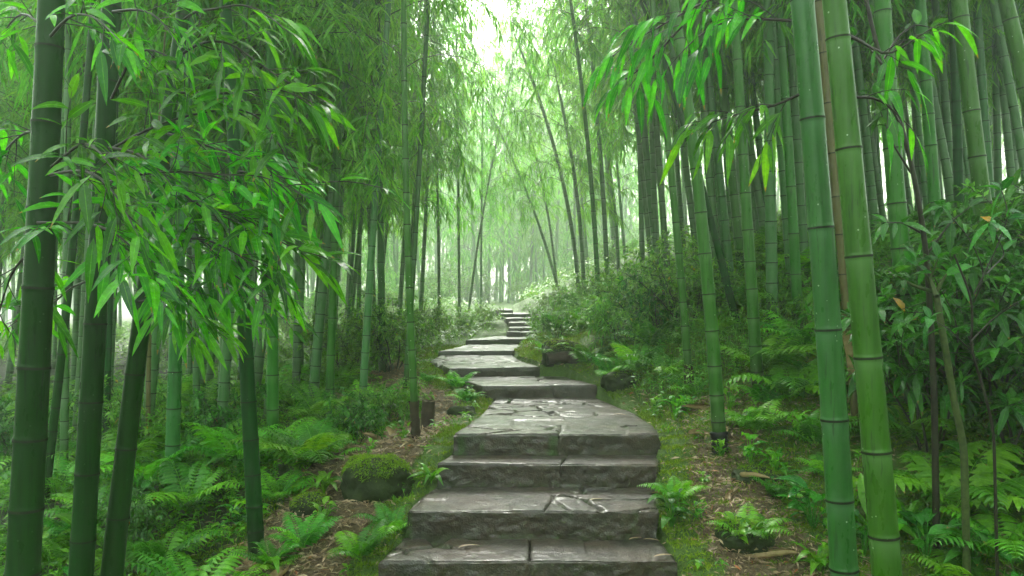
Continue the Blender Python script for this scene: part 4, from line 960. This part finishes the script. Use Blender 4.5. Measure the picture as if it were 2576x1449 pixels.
scatter(24, BUSH_W+BUSH, 'shrub', 'ghostly shrub at the far misty end of the path', 'shrub', 'ghostly shrubs at the far end', (-9, -1), (15, 30), 'l', .8, 1.5, 1.0, .2)
scatter(24, BUSH_W+BUSH, 'shrub', 'ghostly shrub on the far misty rise right of the stair', 'shrub', 'ghostly shrubs on the far rise', (.6, 9), (13.5, 26), 'r', .7, 1.3, 1.0, .5)
scatter(7, BUSH_W+BUSH, 'shrub', 'grey misty thicket directly behind the top of the stair', 'shrub', 'thickets behind the top of the stair', (-4, 3.4), (23, 28), 'c', 1.1, 1.8, .8, -9)
print('plants', len(bpy.data.objects), round(time.time()-T0, 1))
# ---------------------------------------------------------------- boulder, stump, log, mounds
def rock(name, label, cat, px, py, rx, ry, rz, seed, mossy, mat, bury=.25, y=None):
    p = hit(px, py) if y is None else at_y(px, py, y); p[2] = float(H(p[0], p[1]+ry))
    import bmesh
    bm = bmesh.new(); bmesh.ops.create_icosphere(bm, subdivisions=5, radius=1.0); V = np.array([v.co[:] for v in bm.verts]); Fc = np.array([[v.index for v in f.verts] for f in bm.faces]); bm.free()
    V = np.sign(V)*np.abs(V)**.75; N = norm(V)
    d = 1+.3*fbm(V[:, 0]*1.4+seed, V[:, 1]*1.4, V[:, 2]*1.4, 3)+.05*fbm(V[:, 0]*7+seed, V[:, 1]*7, V[:, 2]*7, 3)
    V = V*d[:, None]*np.array([rx, ry, rz])
    root = thing(name, label, cat, (p[0], p[1]+ry, p[2]+rz*(1-2*bury)*.5))
    m = MB(); m.add(V, Fc, None, 0); m.build('stone', [M[mat]], root)
    # moss tufts
    if mossy:
        k = np.random.RandomState(seed).randint(len(V), size=mossy); q = V[k]+np.random.RandomState(seed+1).normal(size=(mossy, 3))*.006
        up = N[k]; keep = up[:, 2]+.5*fbm(V[k][:, 0]*9, V[k][:, 1]*9, V[k][:, 2]*9)+.7*fbm(V[k][:, 0]*2.5+seed, V[k][:, 1]*2.5, V[k][:, 2]*2.5) > .5; q = q[keep]; up = up[keep]; n = len(q)
        m = MB(); L = .009+.012*rs.rand(n); top = np.clip(up[:, 2], 0, 1)
        leaves(m, q-up*.003, norm(up*.8+rs.normal(size=(n, 3))*.5), rs.normal(size=(n, 3)), L, L*.16, .3, 1, np.clip(rs.rand(n)*.45+top*.35, 0, .96))
        mo = m.build('moss', [M['moss_blade']], root); 
    return root
rock('boulder', 'dark boulder capped with moss beside the litter left of the third step', 'boulder', 938, 1268, .18, .15, .14, 5, 26000, 'moss_rock')
rock('moss_mound', 'mossy hummock on the slope right of the nearest steps', 'mound', 1885, 1400, .12, .10, .07, 9, 12000, 'moss_rock', .5)
rock('moss_mound', 'small mossy hummock right of the black-footed bamboo', 'mound', 1925, 1215, .13, .10, .05, 12, 6000, 'moss_rock', .45)
rock('rock', 'half-buried mossy rock at the foot of the slanting verge left of the landing', 'rock', 1160, 1050, .10, .08, .06, 15, 8000, 'moss_rock', .4)
rock('rock', 'mossy stone low on the bank above the sixth step', 'rock', 1415, 935, .18, .12, .12, 17, 9000, 'moss_rock', .3)
rock('rock', 'mossy stone on the bank beside the end of the fifth step', 'rock', 1570, 985, .16, .12, .09, 19, 7000, 'moss_rock', .3)
rock('rock', 'dark stone in the litter between boulder and slim bamboo', 'rock', 770, 1300, .10, .08, .06, 23, 3500, 'moss_rock', .3)
# cut bamboo stump
p = hit(1074, 1078); root = thing('stump', 'short dark cut stump right behind the bright bamboo foot', 'stump', (p[0], p[1], p[2]-.03))
m = MB(); zz = np.linspace(0, .21, 12); ring = [(z, .043*(1+.05*math.sin(z*60))) for z in zz]
tube(m, np.array([[.01*z/.2, 0, z] for z in zz]), np.array([r for _, r in ring]), 18, 0)
m.build('trunk', [M['bark']], root)
m = MB(); a = np.arange(18)*2*np.pi/18; c = np.array([[.0105, 0, .203]]); V = np.concatenate([c, np.stack([.0105+.0385*np.cos(a), .0385*np.sin(a), .200+.012*np.sin(a*3)], -1)])
m.add(V, np.array([[0, 1+k, 1+(k+1) % 18] for k in range(18)]), None, 0, False); m.build('cut_face', [M['log']], root)
# fallen log end on the bank
p = hit(1440, 912); root = thing('log', 'short brown log end lying in the moss of the bank', 'log', (p[0], p[1], p[2]+.03))
m = MB(); tube(m, np.array([[-.22+.044*k, .02*math.sin(k), .02*math.sin(k*.5)] for k in range(11)]), .05*(1+.06*np.sin(np.arange(11)*1.7)), 14, 0); m.add(np.concatenate([[[-.222, 0, 0]], np.stack([np.full(14, -.2205), .048*np.cos(np.arange(14)*2*np.pi/14), .048*np.sin(np.arange(14)*2*np.pi/14)], -1)]), np.array([[0, 1+k, 1+(k+1) % 14] for k in range(14)]), None, 0, False); m.build('trunk', [M['bark']], root)
# curled dry sheaths and sticks lying on the litter
def sheath_mesh(seed):
    r = np.random.RandomState(seed); m = MB(); nu, nv = 6, 12; L = .16+.12*r.rand(); w = .016+.014*r.rand(); V = []; curl = 1.2+1.2*r.rand(); bend = r.normal()*.5
    for i in range(nv+1):
        t = i/nv; wd = w*math.sin(math.pi*(.12+.85*t))**.7
        for j in range(nu+1):
            a = (j/nu-.5)*2*curl; V.append([L*(t-.5), wd*math.sin(a)+bend*.06*math.sin(t*3), .012+wd*(1-math.cos(a))*.8+.02*math.sin(t*4+seed)*t])
    I = lambda i, j: i*(nu+1)+j
    m.add(np.array(V), np.array([[I(i, j), I(i, j+1), I(i+1, j+1), I(i+1, j)] for i in range(nv) for j in range(nu)])); return m.mesh('husk', [M['sheath']])
SH = [sheath_mesh(s) for s in range(5)]
for k in range(16):
    side = k % 2; y = rs.uniform(2.9, 5.0); x = float(Lx(y))-rs.uniform(.15, .75) if side else float(Rx(y))+rs.uniform(.15, 1.1)
    o = thing('fallen_sheath', 'curled dry bamboo sheath on the litter '+('left' if side else 'right')+' of the steps', 'fallen sheath', (x, y, float(H(x, y))), 'dry sheaths fallen '+('left' if side else 'right')+' of the steps')
    o.rotation_euler = (rs.normal()*.15, rs.normal()*.25, rs.rand()*6.28); child('husk', SH[k % 5], o)
# black wrap on the bright bamboo's foot, sheaths on the dead one
def foot(key, z0, z1, r, mat, name, seed):
    root, P = KEY[key]; o = np.array(root.location); zg = float(o[2]); zz = np.linspace(zg+z0, zg+z1, 12); q = np.random.RandomState(seed)
    m = MB(); pts = np.array([P(z) for z in zz]); rr = r*(1+.08*q.normal(size=12)); tube(m, pts, rr, 18, 0)
    V = m.v[0]; V += .004*np.stack([fbm(V[:, 0]*40, V[:, 2]*40, k) for k in range(3)], -1); m.build(name, [M[mat]], root, o)
foot('R11', -.03, .085, .047, 'black_wrap', 'foot_wrap', 1)
foot('L11', -.03, .22, .029, 'bark', 'dark_foot', 2); foot('R10', -.03, .2, .035, 'bark', 'dark_foot', 3)
for kk, (zc, h, az) in enumerate([(.62, .16, 2.0), (.34, .22, -1.2), (1.15, .12, 1.0), (.12, .2, .2)]):
    root, P = KEY['R19']; o = np.array(root.location); zg = o[2]; m = MB(); nu, nv = 8, 10; V = []
    for i in range(nv+1):
        t = i/nv; c = P(zg+zc+h*t)
        for j in range(nu+1):
            a = az-1.6+(j/nu)*3.2*(1-.75*t); rad = .030+.03*t*t; V.append(c+np.array([math.cos(a)*rad, math.sin(a)*rad-0.0, .01*math.sin(j*2.)]))
    I = lambda i, j: i*(nu+1)+j
    m.add(np.array(V), np.array([[I(i, j), I(i, j+1), I(i+1, j+1), I(i+1, j)] for i in range(nv) for j in range(nu)])); m.build('sheath', [M['sheath']], root, o)

# dark sapling with forking stems in front of the right grove
def sapling(label, px_pts, y, w, name='sapling', forks=(), mat='twig_dark', leafn=0):
    W3 = np.array([at_y(a, b, y) for a, b in px_pts]); zb = float(H(W3[0][0], y)); 
    if W3[0][2] > zb: W3 = np.concatenate([[[W3[0][0]+(W3[0][0]-W3[1][0])*.3, y, zb-.03]], W3])
    root = thing(name, label, 'sapling', (W3[0][0], y, zb)); off = np.array(root.location)
    s = np.concatenate([[0], np.cumsum(np.linalg.norm(np.diff(W3, axis=0), axis=1))]); t = np.linspace(0, s[-1], 40); C = np.stack([np.interp(t, s, W3[:, k]) for k in range(3)], -1)
    for _ in range(4): C[1:-1] = (C[:-2]+2*C[1:-1]+C[2:])/4
    m = MB(); tube(m, C, np.linspace(w[0], w[1], 40)*y/F/2, 9, 0)
    m.build('stem', [M[mat]], root, off)
    lo = []; ld = []
    for f in forks:
        Q = np.array([at_y(a, b, y+rs.normal()*.05) for a, b in f]); s = np.concatenate([[0], np.cumsum(np.linalg.norm(np.diff(Q, axis=0), axis=1))]); t = np.linspace(0, s[-1], 16); C = np.stack([np.interp(t, s, Q[:, k]) for k in range(3)], -1)
        for _ in range(2): C[1:-1] = (C[:-2]+2*C[1:-1]+C[2:])/4
        m = MB(); tube(m, C, np.linspace(w[1]*.8, 2.5, 16)*y/F/2, 6, 1)
        n = 9; k = rs.randint(8, 16, size=n); k[:5] = 15; o = C[k]; d = norm(norm(C[k]-C[k-1])*.5+rs.normal(size=(n, 3))*.8); L = .10*(.6+.6*rs.rand(n))
        leaves(m, o, d, np.array([0, -.3, 1.])+rs.normal(size=(n, 3))*.3, L, L*.17, .3, 5, rs.rand(n), fold=.15)
        m.build('branch', [M['leaf_shrub'], M[mat]], root, off)
sapling('dark wet sapling leaning left between the thickest bamboo and the glossy shrub', [(2350, 980), (2332, 640), (2302, 450), (2272, 325), (2217, 160), (2177, 0), (2160, -120)], 3.2, (18, 9),
        forks=[[(2217, 160), (2260, 90), (2300, 60), (2345, 70)], [(2217, 160), (2180, 110), (2150, 90)], [(2272, 325), (2235, 260), (2200, 240)], [(2302, 450), (2250, 370), (2215, 280)], [(2325, 590), (2270, 560), (2230, 560)], [(2332, 640), (2390, 560), (2440, 520)]])
sapling('green pole-like sapling with a dark top in front of the glossy shrubs', [(2425, 1120), (2402, 1020), (2377, 870), (2352, 724)], 3.0, (19, 16), forks=[[(2352, 740), (2330, 690), (2300, 660)], [(2352, 740), (2380, 690), (2400, 680)], [(2356, 745), (2340, 700), (2360, 650)], [(2352, 735), (2300, 720), (2250, 690)]], mat='twig')
sapling('dark forked twiggy sapling near the right edge holding an orange leaf', [(2500, 1080), (2470, 960), (2440, 880), (2450, 760), (2400, 640), (2560, 830)][:5], 2.9, (9, 5),
        forks=[[(2440, 860), (2500, 800), (2560, 760), (2600, 740)], [(2450, 760), (2480, 690), (2440, 600), (2370, 520)], [(2480, 690), (2530, 640), (2490, 560)], [(2440, 880), (2390, 830), (2340, 800)], [(2450, 740), (2500, 640), (2540, 540), (2520, 480)]])
for k, (px, py) in enumerate([(2495, 478), (2510, 474)]):
    pass

# ---------------------------------------------------------------- uncountable cover
def cover(n, xr, yr, keep, seed):
    r = np.random.RandomState(seed); x = r.uniform(*xr, n); u = r.rand(n); y = yr[0]*(yr[1]/yr[0])**u
    px = CX+F*x/y; ok = (px > -150) & (px < 2750) & (r.rand(n) < keep(x, y)); x = x[ok]; y = y[ok]
    return np.stack([x, y, H(x, y)], -1), r
def dist(x, y): return np.maximum(Lx(y)-x, 0)+np.maximum(x-Rx(y), 0)
# moss & grass blades hugging the stones and verges
def k_moss(x, y):
    d = dist(x, y); mo, dk = zones(x, y); n = fbm(x*3, y*3, 2, 3)
    return (d > .015)*np.clip(mo*(1-dk*.7)*sstep(-.35, .2, n+.15), 0, 1)*(1-sstep(1.6, 2.6, d))
P1, r = cover(520000, (-2.6, 3.2), (2.6, 9), k_moss, 1); n = len(P1); m = MB(); up = norm(r.normal(size=(n, 3))*.45+np.array([0, 0, 1])); L = (.012+.018*r.rand(n))*(1+.06*P1[:, 1])
patch = .5+.5*fbm(P1[:, 0]*2.5, P1[:, 1]*2.5, 8, 2)
leaves(m, P1, up, r.normal(size=(n, 3)), L, L*.11, .3, 1, np.clip(r.rand(n)*.5+patch*.6-.15, 0, .97)); print('moss', n)
tag(m.build('moss_cover', [M['moss_blade']]), 'bright short moss covering the verges beside the stone steps', 'moss', kind='stuff')
def k_grass(x, y):
    d = dist(x, y); n = fbm(x*1.8+4, y*1.8, 12, 3); mo, dk = zones(x, y)
    return (d > .03)*mo*sstep(-.1, .35, n)*(1-sstep(2.5, 4, d))
P1, r = cover(150000, (-3.2, 4), (2.8, 15), k_grass, 2); n = len(P1); m = MB(); up = norm(r.normal(size=(n, 3))*.5+np.array([0, 0, 1])); L = (.03+.07*r.rand(n)**2)
leaves(m, P1, up, r.normal(size=(n, 3)), L, L*.045, .5, 2, r.rand(n)*.97); print('grass', n)
tag(m.build('grass_cover', [M['grass']]), 'fine wet grass tufts between moss and ferns along the path', 'grass', kind='stuff')
# fallen bamboo leaves
def k_lit(x, y):
    d = dist(x, y); mo, dk = zones(x, y); return (d > .0)*np.clip((1-mo)+.10, 0, 1)*(1-.6*dk)
P1, r = cover(230000, (-3, 3.2), (2.5, 9), k_lit, 3); n = len(P1); m = MB(); az = r.rand(n)*6.28; d = np.stack([np.cos(az), np.sin(az), r.normal(size=n)*.22], -1); L = .015+.042*r.rand(n)**1.5; P1[:, 2] += .004+.012*r.rand(n)
leaves(m, P1, d, np.array([0, 0, 1.])+r.normal(size=(n, 3))*.5, L, L*(.07+.08*r.rand(n)), -.1+.3*r.rand(n), 2, r.rand(n)); print('litter', n)
tag(m.build('leaf_litter', [M['litter']]), 'tan fallen bamboo leaves strewn over the ground beside the steps', 'leaf litter', kind='stuff')
# a few fallen leaves lying on the steps
for q, (px, py, st_, lab) in enumerate([(1640, 1362, 0, 'tan fallen leaf at the right end of the nearest step'), (1600, 1358, 0, 'shorter tan fallen leaf, just left of the right-end one on the nearest step'), (1670, 1402, 0, 'tan fallen leaf on the front right corner of the nearest step'),
      (1180, 1378, 0, 'brown fallen leaf on the left half of the nearest step'), (1500, 1260, 1, 'small fallen leaf lying on the second step'), (1560, 1046, 3, 'pale fallen leaf lying on the right of the cracked landing')]):
    p = at_z(px, py, STEPS[st_][0]); o = thing('fallen_leaf', lab, 'fallen leaf', (p[0], p[1], p[2]+.006)); m = MB(); L = .07+.05*rs.rand()
    leaves(m, np.array([[-L/2, 0, 0]]), np.array([1., 0, .04]), np.array([0, 0, 1.]), L, L*.09, .03, 6, np.array([.55+.06*q]), fold=.3); m.build('blade', [M['litter']], o); o.rotation_euler = (0, 0, rs.rand()*1.2-.6)
# low herbs carpet
def k_herb(x, y):
    d = dist(x, y); mo, dk = zones(x, y); n = fbm(x*1.5, y*1.5, 22, 3)
    return (d > .06)*np.clip(.12+dk*.9+.35*mo*sstep(0, .4, n), 0, 1)*np.where(dk < .3, .45, 1)*np.clip(mo+.08, 0, 1)
def carpet(N, xr, yr, seed, per, Ll, wr, hh, name, label, mat, keep, sc=0.0):
    P1, r = cover(N, xr, yr, keep, seed); n = len(P1); O = []; D = []; Ls = []
    hs = hh*(.4+r.rand(n))
    A = P1.copy(); Bp = P1.copy(); Bp[:, 2] += hs; Bp[:, :2] += r.normal(size=(n, 2))*.25*hs[:, None]
    m = MB(); segs(m, A, Bp, .0012, .001, 0, 3)
    for k in range(per):
        az = 2.4*k+r.rand(n)*1.2+A[:, 0]*50; e = r.rand(n)*.7; t = .45+.55*(k+1)/per
        O.append(A+(Bp-A)*t); D.append(np.stack([np.cos(az)*np.cos(e), np.sin(az)*np.cos(e), np.sin(e)], -1)); Ls.append(Ll*(.5+.8*r.rand(n))*(1+sc*P1[:, 1]))
    O = np.concatenate(O); D = np.concatenate(D); Ls = np.concatenate(Ls); q = len(O)
    leaves(m, O, D, np.array([0, 0, 1.])+r.normal(size=(q, 3))*.3, Ls, Ls*wr, .2+.4*r.rand(q), 2, r.rand(q)*.98); print(name, n)
    tag(m.build(name, [M[mat]]), label, 'ground cover', kind='stuff')
carpet(15000, (-4, 4.5), (2.4, 8), 4, 7, .042, .22, .09, 'ground_cover', 'low leafy ground cover beneath the near bamboos', 'herb', k_herb, .03)
carpet(16000, (-14, 14), (7, 26), 5, 6, .075, .2, .16, 'far_ground_cover', 'leafy ground cover carpeting the forest floor behind', 'leaf_bush', lambda x, y: (dist(x, y) > .1)*.9, .02)
carpet(5000, (.8, 5), (5, 9.5), 6, 8, .05, .16, .2, 'bank_ground_cover', 'tangled weeds cloaking the bank right of the path', 'leaf_bush', lambda x, y: (dist(x, y) > .12)*sstep(-.3, .2, fbm(x*2, y*2, 3))*.9, .02)

# ---------------------------------------------------------------- haze, light, camera
def haze_box(lo, hi, dens, col):
    lo = np.array(lo, float); hi = np.array(hi, float); V = np.array([[x, y, z] for x in (lo[0], hi[0]) for y in (lo[1], hi[1]) for z in (lo[2], hi[2])])
    m = MB(); m.add(V, np.array([[0, 1, 3, 2], [4, 6, 7, 5], [0, 4, 5, 1], [2, 3, 7, 6], [0, 2, 6, 4], [1, 5, 7, 3]]), None, 0, False)
    mt = bpy.data.materials.new('haze'); mt.use_nodes = True; nt = mt.node_tree; nt.nodes.clear(); o = nt.nodes.new('ShaderNodeOutputMaterial'); v = nt.nodes.new('ShaderNodeVolumePrincipled')
    v.inputs['Color'].default_value = (*col, 1); v.inputs['Density'].default_value = dens; v.inputs['Anisotropy'].default_value = .68; nt.links.new(v.outputs[0], o.inputs['Volume'])
    tag(m.build('haze', [mt]), 'pale mist filling the bamboo forest', 'mist', kind='stuff')
HAZE = .0118
haze_box((-72, -31, -4.5), (72, 81, 27), HAZE, (.86, .96, .85))
w = bpy.data.worlds.new('World'); scene.world = w; w.use_nodes = True; nt = w.node_tree
bg = nt.nodes['Background']; sky = nt.nodes.new('ShaderNodeTexSky'); sky.sky_type = 'NISHITA'; sky.sun_disc = False
SE, SR = math.radians(43), math.radians(-9)
sky.sun_elevation = SE; sky.sun_rotation = SR; sky.air_density = 1.5; sky.dust_density = 4
hs = nt.nodes.new('ShaderNodeHueSaturation'); hs.inputs['Saturation'].default_value = .18
nt.links.new(sky.outputs[0], hs.inputs['Color']); nt.links.new(hs.outputs[0], bg.inputs['Color']); bg.inputs['Strength'].default_value = .11
sd = bpy.data.lights.new('sun', 'SUN'); sd.energy = 1.5; sd.angle = math.radians(25); sd.color = (1, .97, .9)
so = bpy.data.objects.new('sun', sd); COL.objects.link(so); so.location = (0, 10, 25)
so.rotation_euler = Vector((-math.sin(SR)*math.cos(SE), -math.cos(SR)*math.cos(SE), -math.sin(SE))).to_track_quat('-Z', 'Y').to_euler()
cd = bpy.data.cameras.new('camera'); cam = bpy.data.objects.new('camera', cd); COL.objects.link(cam); scene.camera = cam
cd.sensor_width = 36; cd.lens = 36*F/2576; cd.clip_start = .05; cd.clip_end = 500
cam.location = (0, 0, CAMZ); cam.rotation_euler = (math.pi/2+TH, 0, 0)
scene.view_settings.view_transform = 'Standard'; scene.view_settings.look = 'None'; scene.view_settings.gamma = 1; scene.view_settings.exposure = 2.72
c = scene.cycles; c.max_bounces = 8; c.diffuse_bounces = 4; c.glossy_bounces = 3; c.transmission_bounces = 5; c.volume_bounces = 2; c.transparent_max_bounces = 8
c.sample_clamp_indirect = 4; c.use_adaptive_sampling = True; c.adaptive_threshold = .025; c.use_denoising = True; c.denoiser = 'OPENIMAGEDENOISE'
c.caustics_reflective = False; c.caustics_refractive = False; scene.render.use_persistent_data = False
print('objects', len(bpy.data.objects), 'script', round(time.time()-T0, 1))
